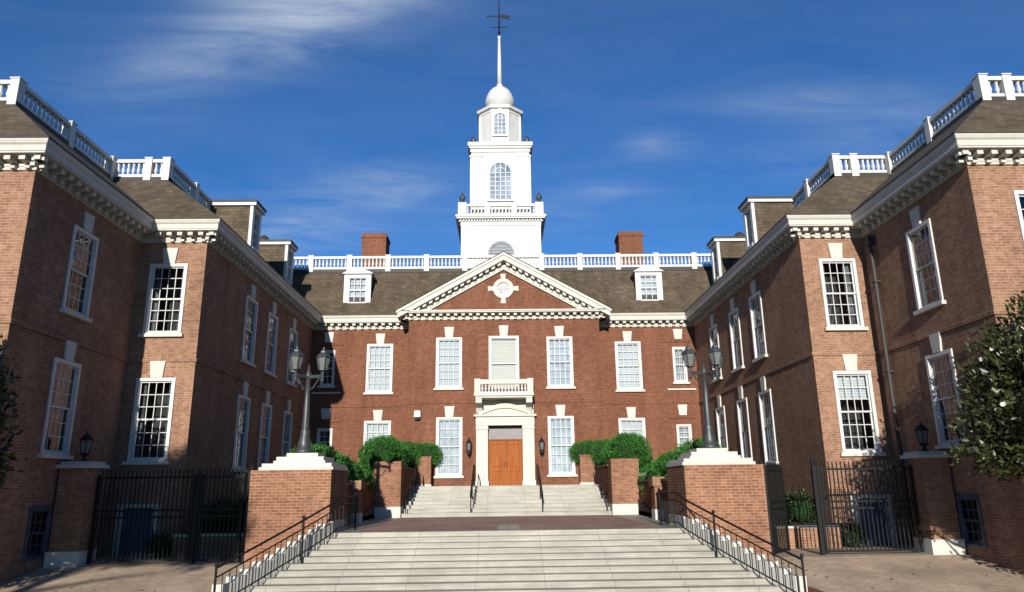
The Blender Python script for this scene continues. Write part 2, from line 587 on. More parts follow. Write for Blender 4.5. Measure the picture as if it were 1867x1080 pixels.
g = MB()
ys = [-400, YG0, YG1, 400]
for a, b_ in zip(ys[:-1], ys[1:]):
    g.face([(-400, a, gz(a)), (400, a, gz(a)), (400, b_, gz(b_)), (-400, b_, gz(b_))])
struct(g.build('ground', M['ground']), 'tan brick paving sloping up to the iron gates', 'ground')
g = MB()
g.face([(-400, -46, 0.004), (400, -46, 0.004), (400, -26, 0.004), (-400, -26, 0.004)])
struct(g.build('road', M['asphalt']), 'unseen dark asphalt street in front of the steps', 'road')  # unseen road, added dark so that it bounces less light
g = MB()
for (x0, x1, y0, y1, z) in ((-400, 400, -400, -48, 0.004), (-400, -26, 22, 400, 0.69), (26, 400, 22, 400, 0.69), (-26, 26, 22, 400, 0.69), (-400, -26, -17, 22, 0.69), (26, 400, -17, 22, 0.69)):
    g.face([(x0, y0, z), (x1, y0, z), (x1, y1, z), (x0, y1, z)])
struct(g.build('lawn', M['lawn']), 'unseen green lawn around the building', 'lawn')  # unseen lawn added in place of bright paving, for less bounce

ZL = 1.45                                   # brick landing between the two flights
YL0, YL1 = -17.4, -7.4
mb = MB()
mb.prism([(-4.75, YL0), (4.75, YL0), (5.1, -16.9), (5.4, -12.6), (5.4, YL1), (-5.4, YL1), (-5.4, -12.6), (-5.1, -16.9)], 0.3, ZL)
struct(mb.build('landing', M['step']), 'pale stone border of the brick landing between the two flights', 'landing')
mb = MB()
z = ZL + 0.004
for sx in (-1, 1):
    for (y0, y1) in ((-17.05, -14.3), (-14.0, -7.55)):
        q = [(sx * 0.32, y0), (sx * 4.25, y0), (sx * 4.25, y1), (sx * 0.32, y1)]
        if sx < 0:
            q.reverse()
        mb.face([(x, y, z) for x, y in q])
mb.face([(-0.32, -14.0, z), (0.32, -14.0, z), (0.32, -7.55, z), (-0.32, -7.55, z)])
struct(mb.build('brick_pavement', M['landing']), 'brown brick paving panels of the landing', 'pavement')
for sx in (-1, 1):
    mb = MB()
    q = [(sx * 5.3, -12.3), (sx * 10.2, -14.4), (sx * 10.2, 0), (sx * 4.4, 0), (sx * 4.5, -7.4), (sx * 5.3, -7.4)]
    zz = [1.35, 1.3, 2.35, 2.75, 2.4, 2.1]
    if sx < 0:
        q.reverse(); zz.reverse()
    mb.prism(q, 0.2, 1.5, z1s=zz)
    struct(mb.build('soil', M['soil']), 'dark soil of the planting bed beside the steps', 'soil')

# ------------------------------------------------------------------ flights of steps
st = thing('stone_steps', 'broad flared flight of pale stone steps filling the foreground', 'steps', (0, -19, ZG))
NS, TR, RI = 11, 0.352, 0.1227


def half_w(y):
    t = max(0.0, (YL0 - y) / 3.4)
    return 4.75 + 1.50 * t ** 1.1


def local(mbx, o):
    L = o.location
    mbx.v = [(x - L.x, y - L.y, z - L.z) for x, y, z in mbx.v]
    return mbx


for i in range(1, NS + 1):
    y1 = YL0 - TR * i
    n = 8
    right, left = [], []
    for k in range(n + 1):
        y = YL0 + 0.02 * i + (y1 - YL0 - 0.02 * i) * k / n
        right.append((half_w(y), y)); left.append((-half_w(y), y))
    poly = left[::1] + right[::-1]
    mb = MB()
    zt = ZL - RI * i
    # tread slab with a small nosing
    mb.prism(poly, -0.1 + 0.003 * i, zt - 0.04)
    q = [(x, y - (0.006 if abs(y - y1) < 1e-6 else 0)) for x, y in poly]
    mb.prism(q, zt - 0.04, zt)
    local(mb, st).build('step', M['step'], st)
for sx in (-1, 1):                          # stepped stone kerb beside the flight
    mb = MB()
    y = -15.6
    blocks = [(-15.6, YL0, ZL + 0.30)] + [(YL0 - TR * (i - 1), YL0 - TR * i, ZL - RI * i + 0.38) for i in range(1, NS)]
    for (a, b_, zt) in blocks:
        xa, xb = half_w(a) + 0.012, half_w(b_) + 0.012
        q = [(sx * xa, a), (sx * (xa + 0.24), a), (sx * (xb + 0.24), b_), (sx * xb, b_)]
        if sx > 0:
            q.reverse()
        mb.prism(q, -0.05, zt)
    local(mb, st).build('kerb', M['lime'], st)

for sx in (-1, 1):
    mb = MB()
    q = [(sx * (half_w(-19.4) + 0.26), -19.4), (sx * (half_w(-19.4) + 0.8), -19.3), (sx * (half_w(-21.0) + 0.75), -21.0), (sx * (half_w(-21.0) + 0.25), -21.3), (sx * (half_w(-20.84) + 0.255), -20.84)]
    if sx < 0:
        q.reverse()
    mb.prism(q, 0.0, 0.3, z1s=[gz(y) + 0.05 for x, y in q])
    struct(mb.build('mulch', M['mulch']), 'red brown mulch strip beside the stepped kerb', 'mulch')

ZT, YT0, YT1 = 2.66, -4.0, -1.3
us = thing('stone_steps', 'upper flight of pale stone steps leading to the wooden door', 'steps', (0, -5.5, ZL))
NU = 8
for i in range(1, NU + 1):
    yf = YL1 + (YT0 - YL1) * (i - 1) / (NU - 1)
    zt = ZL + (ZT - ZL) * i / NU
    mb = MB()
    yb = YT1 - 0.003 * i
    mb.box(-4.26, 4.26, yf, yb, ZL - 0.3 + 0.003 * i if i > 1 else ZL - 0.2, zt - 0.04)
    mb.box(-4.26, 4.26, yf - 0.006, yb, zt - 0.04, zt)
    local(mb, us).build('step', M['step'], us)

# ------------------------------------------------------------------ the building
B = thing('government_building', 'red brick statehouse with two forward wings, a white pediment and a tall white cupola', 'building', (0, 0, 0))
ZC0, ZE = 10.72, 11.47                      # underside of cornice, eaves
XI, XO = 10.2, 12.4                         # inner faces of the two stages of the wings
YI, YO, YB = -14.31, -20.2, -1.26           # fronts of the wings, front of the centre bay
XB = 4.93
ZS = 6.75                                   # string course


def panel(mb, p, u, L, z0, z1, holes=(), rev=0.26):
    u = Vector(u); nrm = Vector((u.y, -u.x)); p = Vector(p)
    us_ = sorted({0.0, L, *[h[0] for h in holes], *[h[1] for h in holes]})
    vs_ = sorted({z0, z1, *[h[2] for h in holes], *[h[3] for h in holes]})
    P = lambda a, zz, d=0.0: (p.x + u.x * a - nrm.x * d, p.y + u.y * a - nrm.y * d, zz)
    for a0, a1 in zip(us_[:-1], us_[1:]):
        for b0, b1 in zip(vs_[:-1], vs_[1:]):
            ca, cb = (a0 + a1) / 2, (b0 + b1) / 2
            if any(h[0] < ca < h[1] and h[2] < cb < h[3] for h in holes):
                continue
            mb.face([P(a0, b0), P(a1, b0), P(a1, b1), P(a0, b1)])
    for (a0, a1, b0, b1) in holes:
        mb.face([P(a0, b0), P(a0, b0, rev), P(a0, b1, rev), P(a0, b1)])
        mb.face([P(a1, b0, rev), P(a1, b0), P(a1, b1), P(a1, b1, rev)])
        mb.face([P(a0, b0, rev), P(a0, b0), P(a1, b0), P(a1, b0, rev)])
        mb.face([P(a0, b1), P(a0, b1, rev), P(a1, b1, rev), P(a1, b1)])


_wcache = {}


def sash_mesh(w, h, cols, rows, dark_back):
    """window in local axes: x across, -y outward, z up from the foot of the opening"""
    mb = MB()
    c = 0.105
    hw = w / 2
    # casing, a little proud of the brick
    mb.box(-hw, -hw + c, -0.045, 0.13, 0.0, h)
    mb.box(hw - c, hw, -0.045, 0.13, 0.0, h)
    mb.box(-hw + c, hw - c, -0.045, 0.13, h - c, h)
    mb.box(-hw + c, hw - c, -0.02, 0.13, 0.0, 0.07)
    # sashes: the upper one in front of the lower one
    x0, x1, z0, z1 = -hw + c, hw - c, 0.07, h - c
    zm = (z0 + z1) / 2
    for (a, b_, ya, yb) in ((zm - 0.02, z1, 0.03, 0.065), (z0, zm + 0.025, 0.069, 0.105)):
        f = 0.045
        mb.box(x0, x0 + f, ya, yb, a, b_); mb.box(x1 - f, x1, ya, yb, a, b_)
        mb.box(x0 + f, x1 - f, ya, yb, b_ - f, b_); mb.box(x0 + f, x1 - f, ya, yb, a, a + f + 0.01)
        m = 0.024
        nr = rows // 2
        for k in range(1, cols):
            xx = x0 + f + (x1 - x0 - 2 * f) * k / cols
            mb.box(xx - m / 2, xx + m / 2, ya + 0.004, yb - 0.004, a + f + 0.01, b_ - f)
        for k in range(1, nr):
            zz = a + f + (b_ - a - 2 * f) * k / nr
            mb.box(x0 + f, x1 - f, ya + 0.008, yb - 0.008, zz - m / 2, zz + m / 2)
    # the room behind
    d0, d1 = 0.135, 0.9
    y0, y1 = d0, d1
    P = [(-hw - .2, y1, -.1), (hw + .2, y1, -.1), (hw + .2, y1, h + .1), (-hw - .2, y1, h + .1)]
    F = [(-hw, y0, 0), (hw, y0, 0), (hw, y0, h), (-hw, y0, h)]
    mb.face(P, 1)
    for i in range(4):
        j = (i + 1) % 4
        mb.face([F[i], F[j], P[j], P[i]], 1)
    return mb.mesh('window', [M['white_clean'], M['dark']])


def window(p, rz, w, z0, z1, cols=4, rows=6, shade=None, sh_frac=1.0, key=0.55, key_gap=0.0, sill=True, label=None):
    h = z1 - z0
    k = (round(w, 3), round(h, 3), cols, rows)
    if k not in _wcache:
        gm = MB()
        hw, c = w / 2 - 0.105, 0.105
        zm = (0.07 + h - c) / 2
        gm.face([(-hw, 0.047, zm), (hw, 0.047, zm), (hw, 0.047, h - c), (-hw, 0.047, h - c)])
        gm.face([(-hw, 0.088, 0.07), (hw, 0.088, 0.07), (hw, 0.088, zm), (-hw, 0.088, zm)])
        km = MB()
        km.xz([(-0.19, 0), (0.19, 0), (0.25, 1), (-0.25, 1)], -0.06, 0.05)
        sm = MB()
        sm.box(-w / 2 - 0.09, w / 2 + 0.09, -0.13, 0.12, -0.11, 0.0)
        _wcache[k] = (sash_mesh(w, h, cols, rows, None), gm.mesh('glass', M['glass']), km.mesh('keystone', M['lime']), sm.mesh('sill', M['lime']))
    wm, gm, km, sm = _wcache[k]
    T = Matrix.Translation((p[0], p[1], z0)) @ Matrix.Rotation(rz, 4, 'Z')
    o = put('window', wm, B, T)
    if label:
        o['label'] = label
    put('glass', gm, o)
    if key:
        q = put('keystone', km, o, Matrix.Translation((0, 0, h + key_gap + 0.003)))
        q.scale = (1, 1, key)
    if sill:
        put('sill', sm, o)
    if not shade and w > 1.1:                   # parted drapes inside a dark room, grey to imitate reflections in the panes
        mb = MB()
        for s_ in (-1, 1):
            wd = random.uniform(0.12, 0.26)
            n = 6
            pts = [(s_ * (w / 2 - 0.11 - wd * q / n), 0.22 + 0.03 * math.sin(q * 2.3)) for q in range(n + 1)]
            for (xa, ya), (xb, yb) in zip(pts[:-1], pts[1:]):
                mb.face([(xa, ya, 0.08), (xb, yb, 0.08), (xb, yb, h - 0.1), (xa, ya, h - 0.1)])
        mb.build('curtain', M['drape'], o)
    if shade:
        hw, c = w / 2 - 0.10, 0.10
        top, bot = h - c, h - c - (h - c - 0.06) * sh_frac
        mb = MB()
        if shade == 'curtain':
            n = 24
            pts = [(-hw + 2 * hw * i / n, 0.20 + 0.025 * math.sin(i * 2.1) + 0.02 * math.sin(i * 0.9)) for i in range(n + 1)]
            for (xa, ya), (xb, yb) in zip(pts[:-1], pts[1:]):
                mb.face([(xa, ya, bot), (xb, yb, bot), (xb, yb, top), (xa, ya, top)])
            mb.build('curtain', M['curtain'], o)
        else:
            n = max(3, int((top - bot) / 0.09))
            for i in range(n):
                a = bot + (top - bot) * i / n; b_ = bot + (top - bot) * (i + 1) / n
                mb.face([(-hw, 0.165, a), (hw, 0.165, a), (hw, 0.19, b_), (-hw, 0.19, b_)])
            mb.build('blind', M[shade], o)
    return o


RZ = {'F': 0.0, 'E': R(90), 'W': R(-90)}      # facing the street, facing +x, facing -x

# --- wings
WIN_IN = [-9.55, -6.75, -3.55]
for sx in (-1, 1):
    mb = MB()
    # outer block front
    hol = []
    L = 13.0
    for z0, z1 in ((7.6, 10.06), (3.55, 6.17)):
        for xc in (14.15, 17.3, 20.5):
            u = (25.4 - xc) if sx < 0 else (xc - XO)
            hol.append((u - 0.66, u + 0.66, z0, z1))
            window((sx * xc, YO), 0, 1.32, z0, z1, shade='blind' if xc > 16 else None, sh_frac=0.5)
    panel(mb, (-25.4, YO) if sx < 0 else (XO, YO), (1, 0), L, 0.3, ZC0 + 0.3, hol)
    # outer block inner wall
    fac = 'E' if sx < 0 else 'W'
    yc = -17.6
    hol = []
    for z0, z1 in ((7.55, 10.04), (3.6, 6.18)):
        u = (yc - YO) if sx < 0 else (YI - yc)
        hol.append((u - 0.64, u + 0.64, z0, z1))
        window((sx * XO, yc), RZ[fac], 1.28, z0, z1, shade='blind', sh_frac=0.62 if z0 < 5 else 0.4)
    u = (-17.8 - YO) if sx < 0 else (YI + 17.8)
    hol.append((u - 0.53, u + 0.53, 0.9, 2.25))
    bw_ = window((sx * XO, -17.8), RZ[fac], 1.06, 0.9, 2.25, cols=3, rows=4, key=0, sill=False)
    bw_.data.materials[0] = M['bluegrey']  # shade put into the colour: basement frames darker and bluer
    panel(mb, (sx * XO, YO) if sx < 0 else (sx * XO, YI), (0, 1) if sx < 0 else (0, -1), YI - YO, 0.3, ZC0 + 0.3, hol)
    # inner stage front
    xc = 11.4
    hol = []
    for z0, z1, fr in ((7.63, 10.06, 0), (3.52, 6.17, 0.33)):
        u = (XO - xc) if sx < 0 else (xc - XI)
        hol.append((u - 0.63, u + 0.63, z0, z1))
        window((sx * xc, YI), 0, 1.26, z0, z1, shade='blind' if (fr and sx > 0) else None, sh_frac=fr)
    u = (XO - 11.5) if sx < 0 else (11.5 - XI)
    hol.append((u - 0.66, u + 0.66, ZG, 2.22))
    panel(mb, (-XO, YI) if sx < 0 else (XI, YI), (1, 0), XO - XI, 0.3, ZC0 + 0.3, hol)
    # inner stage wall along the court
    hol = []
    for z0, z1 in ((7.47, 10.06), (3.38, 6.13)):
        for i, yc in enumerate(WIN_IN):
            u = (yc - YI) if sx < 0 else (0 - yc)
            hol.append((u - 0.66, u + 0.66, z0, z1))
            window((sx * XI, yc), RZ[fac], 1.32, z0, z1, shade='blind' if (i + sx + int(z0)) % 3 else 'curtain', sh_frac=(0.45, 0.62, 0.92)[i] if (i + sx + int(z0)) % 3 else 0.98)
    panel(mb, (sx * XI, YI) if sx < 0 else (sx * XI, 0), (0, 1) if sx < 0 else (0, -1), -YI, 0.3, ZC0 + 0.3, hol)
    # outer end and back, plain
    panel(mb, (sx * 25.4, 20) if sx < 0 else (sx * 25.4, YO), (0, -1) if sx < 0 else (0, 1), 20 - YO, 0.3, ZC0 + 0.3)
    panel(mb, (0, 20) if sx < 0 else (25.4, 20), (-1, 0), 25.4, 0.3, ZC0 + 0.3)
    mb.build('wall', M['brick_tan'], B)
    # doorway to the basement
    d = MB()
    x0 = sx * 11.5
    d.box(x0 - 0.66, x0 - 0.46, YI - 0.03, YI + 0.16, ZG, 2.22)
    d.box(x0 + 0.46, x0 + 0.66, YI - 0.03, YI + 0.16, ZG, 2.22)
    d.box(x0 - 0.46, x0 + 0.46, YI - 0.03, YI + 0.16, 2.10, 2.22)
    for s in (-1, 1):
        d.box(x0 + s * 0.56 - 0.06, x0 + s * 0.56 + 0.06, YI - 0.05, YI - 0.031, ZG + 0.25, 1.55)
        d.box(x0 + s * 0.56 - 0.06, x0 + s * 0.56 + 0.06, YI - 0.05, YI - 0.031, 1.65, 2.02)
    dp = d.build('door_frame', M['white'], B)
    d = MB()
    d.box(x0 - 0.46, x0 + 0.46, YI + 0.06, YI + 0.11, ZG, 2.10)
    for s in (-1, 1):
        for za, zb in ((ZG + 0.15, 1.25), (1.36, 1.95)):
            d.box(x0 + s * 0.21 - 0.14, x0 + s * 0.21 + 0.14, YI + 0.045, YI + 0.061, za, zb)
    d.build('door', M['blue'], dp)

# --- centre
mb = MB()
hol = {-1: [], 1: []}
rs = [('blind', 0.97), ('blind', 0.93)]
for sx in (-1, 1):
    L = XI - XB
    for xc, w, z0, z1, cols, kg in ((6.58, 1.38, 7.44, 10.02, 4, 0), (6.58, 1.38, 3.1, 5.98, 4, 0), (9.3, 0.72, 7.82, 9.7, 2, 0.42), (9.27, 0.78, 4.3, 5.62, 2, 0.47)):
        u = (XI - xc) if sx < 0 else (xc - XB)
        hol[sx].append((u - w / 2, u + w / 2, z0, z1))
        window((sx * xc, 0), 0, w, z0, z1, cols=cols, rows=6 if w > 1 else 4, shade='blind' if w > 1 else ('curtain' if sx > 0 else None), sh_frac=0.97, key_gap=kg)
    panel(mb, (-XI, 0) if sx < 0 else (XB, 0), (1, 0), L, 0.3, ZC0 + 0.3, hol[sx])
    # return of the centre bay
    panel(mb, (sx * XB, 0) if sx < 0 else (sx * XB, YB), (0, -1) if sx < 0 else (0, 1), -YB, 0.3, ZC0 + 0.3)
hb = []
for xc, w, z0, z1, sh in ((-2.84, 1.33, 7.47, 10.07, 'blind'), (2.84, 1.33, 7.47, 10.07, 'curtain'), (-2.79, 1.31, 3.15, 6.0, 'curtain'), (2.79, 1.31, 3.15, 6.0, 'curtain'), (-0.03, 1.55, 7.3, 10.13, 'beige')):
    u = xc + XB
    hb.append((u - w / 2, u + w / 2, z0, z1))
    window((xc, YB), 0, w, z0, z1, shade=sh, sh_frac=0.985, sill=xc != -0.03, cols=4 if abs(xc) > 1 else 1, rows=6 if abs(xc) > 1 else 2)
hb.append((XB - 0.85, XB + 0.85, ZT, 5.54))
panel(mb, (-XB, YB), (1, 0), 2 * XB, 0.3, ZC0 + 0.3, hb, rev=0.5)
mb.build('wall', M['brick_red'], B)

# thin lines: string courses and the flat arches over the small windows
FULL = [(-25.4, YO), (-XO, YO), (-XO, YI), (-XI, YI), (-XI, 0), (-XB, 0), (-XB, YB), (XB, YB), (XB, 0), (XI, 0), (XI, YI), (XO, YI), (XO, YO), (25.4, YO)]


def off(i, d):
    p = Vector(FULL[i])
    n = Vector((0, 0))
    for a, b_ in ((i - 1, i), (i, i + 1)):
        if a < 0 or b_ >= len(FULL):
            continue
        t = (Vector(FULL[b_]) - Vector(FULL[a])).normalized()
        n += Vector((t.y, -t.x))
    return p + n * d


def sweep(mb, i0, i1, prof, mi=0):
    """prof = [(distance out from the wall, z)] listed going up the outside"""
    for i in range(i0, i1):
        for (d0, za), (d1, zb) in zip(prof[:-1], prof[1:]):
            a, b_ = off(i, d0), off(i + 1, d0)
            c, e = off(i + 1, d1), off(i, d1)
            mb.face([(a.x, a.y, za), (b_.x, b_.y, za), (c.x, c.y, zb), (e.x, e.y, zb)], mi)


PIECES = [(0, 4, 'brick_tan', 0), (4, 5, 'brick_red', 0), (5, 8, 'brick_red', 0.2), (8, 9, 'brick_red', 0), (9, 13, 'brick_tan', 0)]
for i0, i1, mt, dz in PIECES:
    mb = MB()
    sweep(mb, i0, i1, [(0.0, ZS - 0.06), (0.045, ZS - 0.055), (0.045, ZS + 0.05), (0.0, ZS + 0.075)])
    mb.build('string_course', M[mt], B)
    mb = MB()
    top = [(0.50, 11.14), (0.52, 11.14), (0.52, 11.30), (0.56, 11.34), (0.59, 11.42), (0.59, 11.45), (0.40, 11.50)] if dz == 0 else \
        [(0.52, 11.292), (0.52, 11.34), (0.56, 11.36), (0.56, 11.42), (0.0, 11.46)]
    sweep(mb, i0, i1, [(0.0, 10.80 + dz), (0.05, 10.81 + dz), (0.05, 10.90 + dz), (0.07, 10.90 + dz), (0.07, 11.09 + dz), (0.50, 11.09 + dz)] + top)
    # modillions under the corona with a row of dentils below them
    for i in range(i0, i1):
        p, q = Vector(FULL[i]), Vector(FULL[i + 1])
        t = (q - p).normalized(); n = Vector((t.y, -t.x)); L = (q - p).length
        def inner(k):
            if k == 0 or k == len(FULL) - 1:
                return 0.0
            t0 = (Vector(FULL[k]) - Vector(FULL[k - 1])).normalized(); t1 = (Vector(FULL[k + 1]) - Vector(FULL[k])).normalized()
            return -0.44 if t0.x * t1.y - t0.y * t1.x > 0 else 0.52
        a0, a1 = inner(i) , L - inner(i + 1)
        m = max(2, int(round((a1 - a0) / 0.385)))
        for k in range(m):
            a = a0 + (a1 - a0) * (k + 0.5) / m
            c = p + t * a
            mb.obox(c + n * 0.235, t, 0.165, 0.33, 10.955 + dz, 11.088 + dz)
            mb.obox(c + n * 0.10, t, 0.13, 0.12, 10.82 + dz, 10.915 + dz)
    mb.build('cornice', M['white'], B)
    if dz:
        continue
    mb = MB()
    sweep(mb, i0, i1, [(0.592, 11.452), (0.60, 11.452), (0.60, 11.50), (0.30, 11.52)])
    mb.build('gutter', M['gutter'], B)
for sx in (-1, 1):
    mb = MB()
    mb.box(sx * 9.3 - 0.78, sx * 9.3 + 0.78, -0.05, 0.02, 9.98, 10.05)
    mb.box(sx * 9.27 - 0.72, sx * 9.27 + 0.72, -0.05, 0.02, 5.93, 6.0)
    mb.build('lintel', M['brick_red'], B)
    mb = MB()
    mb.box(sx * 9.3 - 0.75, sx * 9.3 + 0.75, -0.09, 0.02, 7.40, 7.48)
    mb.build('ledge', M['lime'], B)

# --- roofs
EV, DZ, WR, YD = 0.58, 14.6, 3.8, 1.65
ZR = 11.50
xe, xo_, ye, yo_ = XI - EV, XO - EV, YI - EV, YO - EV
mb = MB()
mb.face([(-xe, -EV, ZR), (xe, -EV, ZR), (xe + WR, YD, DZ), (-xe - WR, YD, DZ)])
mb.build('roof', M['roof'], B)
for sx in (-1, 1):
    mb = MB()
    def F(pts):
        pts = [(sx * x, y, z) for x, y, z in pts]
        if sx < 0:
            pts.reverse()
        mb.face(pts)
    F([(xe, -EV, ZR), (xe, ye, ZR), (xe + WR, ye + WR, DZ), (xe + WR, YD, DZ)])
    F([(xe, ye, ZR), (xo_, ye, ZR), (xo_ + WR, ye + WR, DZ), (xe + WR, ye + WR, DZ)])
    F([(xo_, ye, ZR), (xo_, yo_, ZR), (xo_ + WR, yo_ + WR, DZ), (xo_ + WR, ye + WR, DZ)])
    F([(xo_, yo_, ZR), (26, yo_, ZR), (26, yo_ + WR, DZ), (xo_ + WR, yo_ + WR, DZ)])
    mb.build('roof', M['roof'], B)
mb = MB()
mb.face([(-30, YD, DZ), (30, YD, DZ), (30, 20, DZ), (-30, 20, DZ)])
for sx in (-1, 1):
    x0, x1 = xe + WR, xo_ + WR
    for (a, b_, c, d) in ((x0, x1, ye + WR, YD), (x1, 30, yo_ + WR, YD)):
        q = [(sx * a, c, DZ), (sx * b_, c, DZ), (sx * b_, d, DZ), (sx * a, d, DZ)]
        if sx < 0:
            q.reverse()
        mb.face(q)
mb.build('roof_deck', M['deck'], B)


def baluster(mb, x, y, z0, z1):
    h = z1 - z0
    mb.lathe((x, y), [(0.055, z0), (0.055, z0 + 0.08 * h), (0.035, z0 + 0.15 * h), (0.07, z0 + 0.35 * h), (0.035, z0 + 0.75 * h), (0.055, z0 + 0.92 * h), (0.055, z1)], 6)


def balustrade(name, runs, z0, h, bay=2.15, post=0.28, mat='white_clean', sp=0.2, lead=0.0, skip0=False):
    mb = MB()
    cb = MB()
    for (p, q) in runs:
        p, q = Vector(p), Vector(q)
        L = (q - p).length; t = (q - p).normalized()
        n = max(1, int(round((L - lead) / bay)))
        pos = ([0.0] if lead else []) + [lead + (L - lead) * k / n for k in range(n + 1)]
        c = (p + q) / 2
        mb.obox(c, t, L, 0.20, z0 + 0.05, z0 + 0.18)
        mb.obox(c, t, L, 0.24, z0 + h - 0.14, z0 + h)
        cb.obox(c, t, L + 0.3, 0.30, z0 - 0.16, z0 + 0.046)
        for k, d in enumerate(pos):
            if k == 0 and skip0:
                continue
            a = p + t * d
            mb.obox(a, t, post, 0.34, z0 - 0.10, z0 + h + 0.02)
            mb.obox(a, t, post + 0.05, 0.40, z0 + h + 0.021, z0 + h + 0.06)
        for d0, d1 in zip(pos[:-1], pos[1:]):
            m = max(1, int((d1 - d0 - post) / sp))
            for j in range(m):
                a = p + t * (d0 + post / 2 + (d1 - d0 - post) * (j + 0.5) / m)
                baluster(mb, a.x, a.y, z0 + 0.18, z0 + h - 0.14)
    o = mb.build(name, M[mat], B)
    cb.build('roof_kerb', M['gutter'], o)
    return o


X1, X2, Y1, Y2 = xe + WR, xo_ + WR, ye + WR, yo_ + WR
balustrade('roof_balustrade', [((-X1 + 0.3, YD), (X1 - 0.3, YD))], DZ, 0.82)
for sx in (-1, 1):
    balustrade('roof_balustrade', [((sx * X1, Y1), (sx * X2, Y1))], DZ, 0.82, bay=1.6, sp=0.19, lead=0.72)
    balustrade('roof_balustrade', [((sx * X1, Y1), (sx * X1, 1.3))], DZ, 0.818, bay=2.4, sp=0.22, skip0=True)
    balustrade('roof_balustrade', [((sx * X2, Y2), (sx * 25.0, Y2))], DZ, 0.80, bay=2.1, sp=0.19, lead=0.78)
    balustrade('roof_balustrade', [((sx * X2, Y2), (sx * X2, Y1 - 0.2))], DZ, 0.798, bay=2.6, sp=0.22, skip0=True)

# --- chimneys and vents
for sx in (-1, 1):
    mb = MB()
    xc = sx * 8.22
    mb.box(xc - 0.77, xc + 0.77, 6.0, 7.4, DZ - 0.2, 18.1)
    mb.box(xc - 0.82, xc + 0.82, 5.95, 7.45, 18.1, 18.3)
    mb.box(xc - 0.77, xc + 0.77, 6.0, 7.4, 18.3, 18.42)
    mb.build('chimney', M['brick_red'], B)
    mb = MB()
    xc = sx * 14.2
    mb.lathe((xc, 3.0), [(0.22, DZ), (0.22, 16.3), (0.34, 16.35), (0.36, 16.9), (0.26, 17.1), (0.05, 17.25)], 10)
    mb.build('roof_vent', M['gutter'], B)

# --- dormers
def dormer(c, rz, w, z0, h, depth, ped):
    """c: centre of the front at the foot"""
    T = Matrix.Translation((c[0], c[1], z0)) @ Matrix.Rotation(rz, 4, 'Z')
    hw = w / 2
    mb = MB()
    mb.box(-hw + 0.04, -hw + 0.10, 0.10, depth, -0.3, h, 0)
    mb.box(hw - 0.10, hw - 0.04, 0.10, depth, -0.3, h, 0)
    mb.box(-hw, -hw + 0.24, -0.02, 0.12, 0, h, 1)
    mb.box(hw - 0.24, hw, -0.02, 0.12, 0, h, 1)
    mb.box(-hw + 0.24, hw - 0.24, -0.02, 0.12, h - 0.2, h, 1)
    mb.box(-hw + 0.24, hw - 0.24, -0.05, 0.12, 0, 0.28, 1)
    o = mb.build('dormer', [M['roof'], M['white_clean']], B)
    o.matrix_local = T
    rf = MB()
    if ped:
        n = 12                                      # segmental head
        top = [(hw + 0.10 - (2 * hw + 0.2) * i / n, h + 0.02 + 0.30 * math.sin(math.pi * i / n)) for i in range(n + 1)]
        rf.xz([(-hw - 0.10, h + 0.001), (hw + 0.10, h + 0.001)] + top, -0.14, depth + 0.6)
    else:
        rf.box(-hw - 0.08, hw + 0.08, -0.16, depth + 0.3, h + 0.001, h + 0.14)
    rf.build('dormer_head', M['white_clean'], o)
    if not ped:
        rf = MB()
        rf.box(-hw - 0.10, hw + 0.10, -0.19, depth + 0.3, h + 0.142, h + 0.26)
        rf.build('dormer_roof', M['gutter'], o)
    sw, z_0, z_1 = w - 0.48, 0.28, h - 0.2
    s = MB()
    for (a, b_) in ((-sw / 2, -sw / 2 + 0.06), (sw / 2 - 0.06, sw / 2)):
        s.box(a, b_, 0.03, 0.10, z_0, z_1)
    for k in range(1, 3):
        xx = -sw / 2 + sw * k / 3
        s.box(xx - 0.016, xx + 0.016, 0.04, 0.08, z_0, z_1)
    for k in range(0, 5):
        zz = z_0 + (z_1 - z_0) * k / 4
        wd = 0.035 if k in (0, 2, 4) else 0.016
        s.box(-sw / 2 + 0.06, sw / 2 - 0.06, 0.045, 0.085, max(z_0, zz - wd), min(z_1, zz + wd))
    s.build('window', M['white_clean'], o)
    s = MB()
    s.face([(-sw / 2, 0.09, z_0), (sw / 2, 0.09, z_0), (sw / 2, 0.09, z_1), (-sw / 2, 0.09, z_1)])
    s.build('glass', M['glass'], o)
    s = MB()
    s.face([(-sw / 2, 0.20, z_0), (sw / 2, 0.20, z_0), (sw / 2, 0.20, z_1), (-sw / 2, 0.20, z_1)])
    s.build('curtain', M['curtain'], o)
    return o


for sx in (-1, 1):
    dormer((sx * 7.93, 0.02), 0, 1.46, 12.05, 1.85, 2.2, True)
    for yc in (-6.32, -0.80):
        dormer((sx * 11.42, yc), RZ['E' if sx < 0 else 'W'], 1.18, 13.0, 2.15, 2.6, False)

# --- pediment over the centre bay
PZ, PS, PX = 14.49, 0.562, 5.52


def chev(mb, t0, t1, y0, y1, xm, mi=0):
    z = lambda x, d: PZ - PS * abs(x) - d
    mb.xz([(-xm, z(xm, t1)), (0, z(0, t1)), (0, z(0, t0)), (-xm, z(xm, t0))], y0, y1, mi)
    mb.xz([(0, z(0, t1)), (xm, z(xm, t1)), (xm, z(xm, t0)), (0, z(0, t0))], y0, y1, mi)


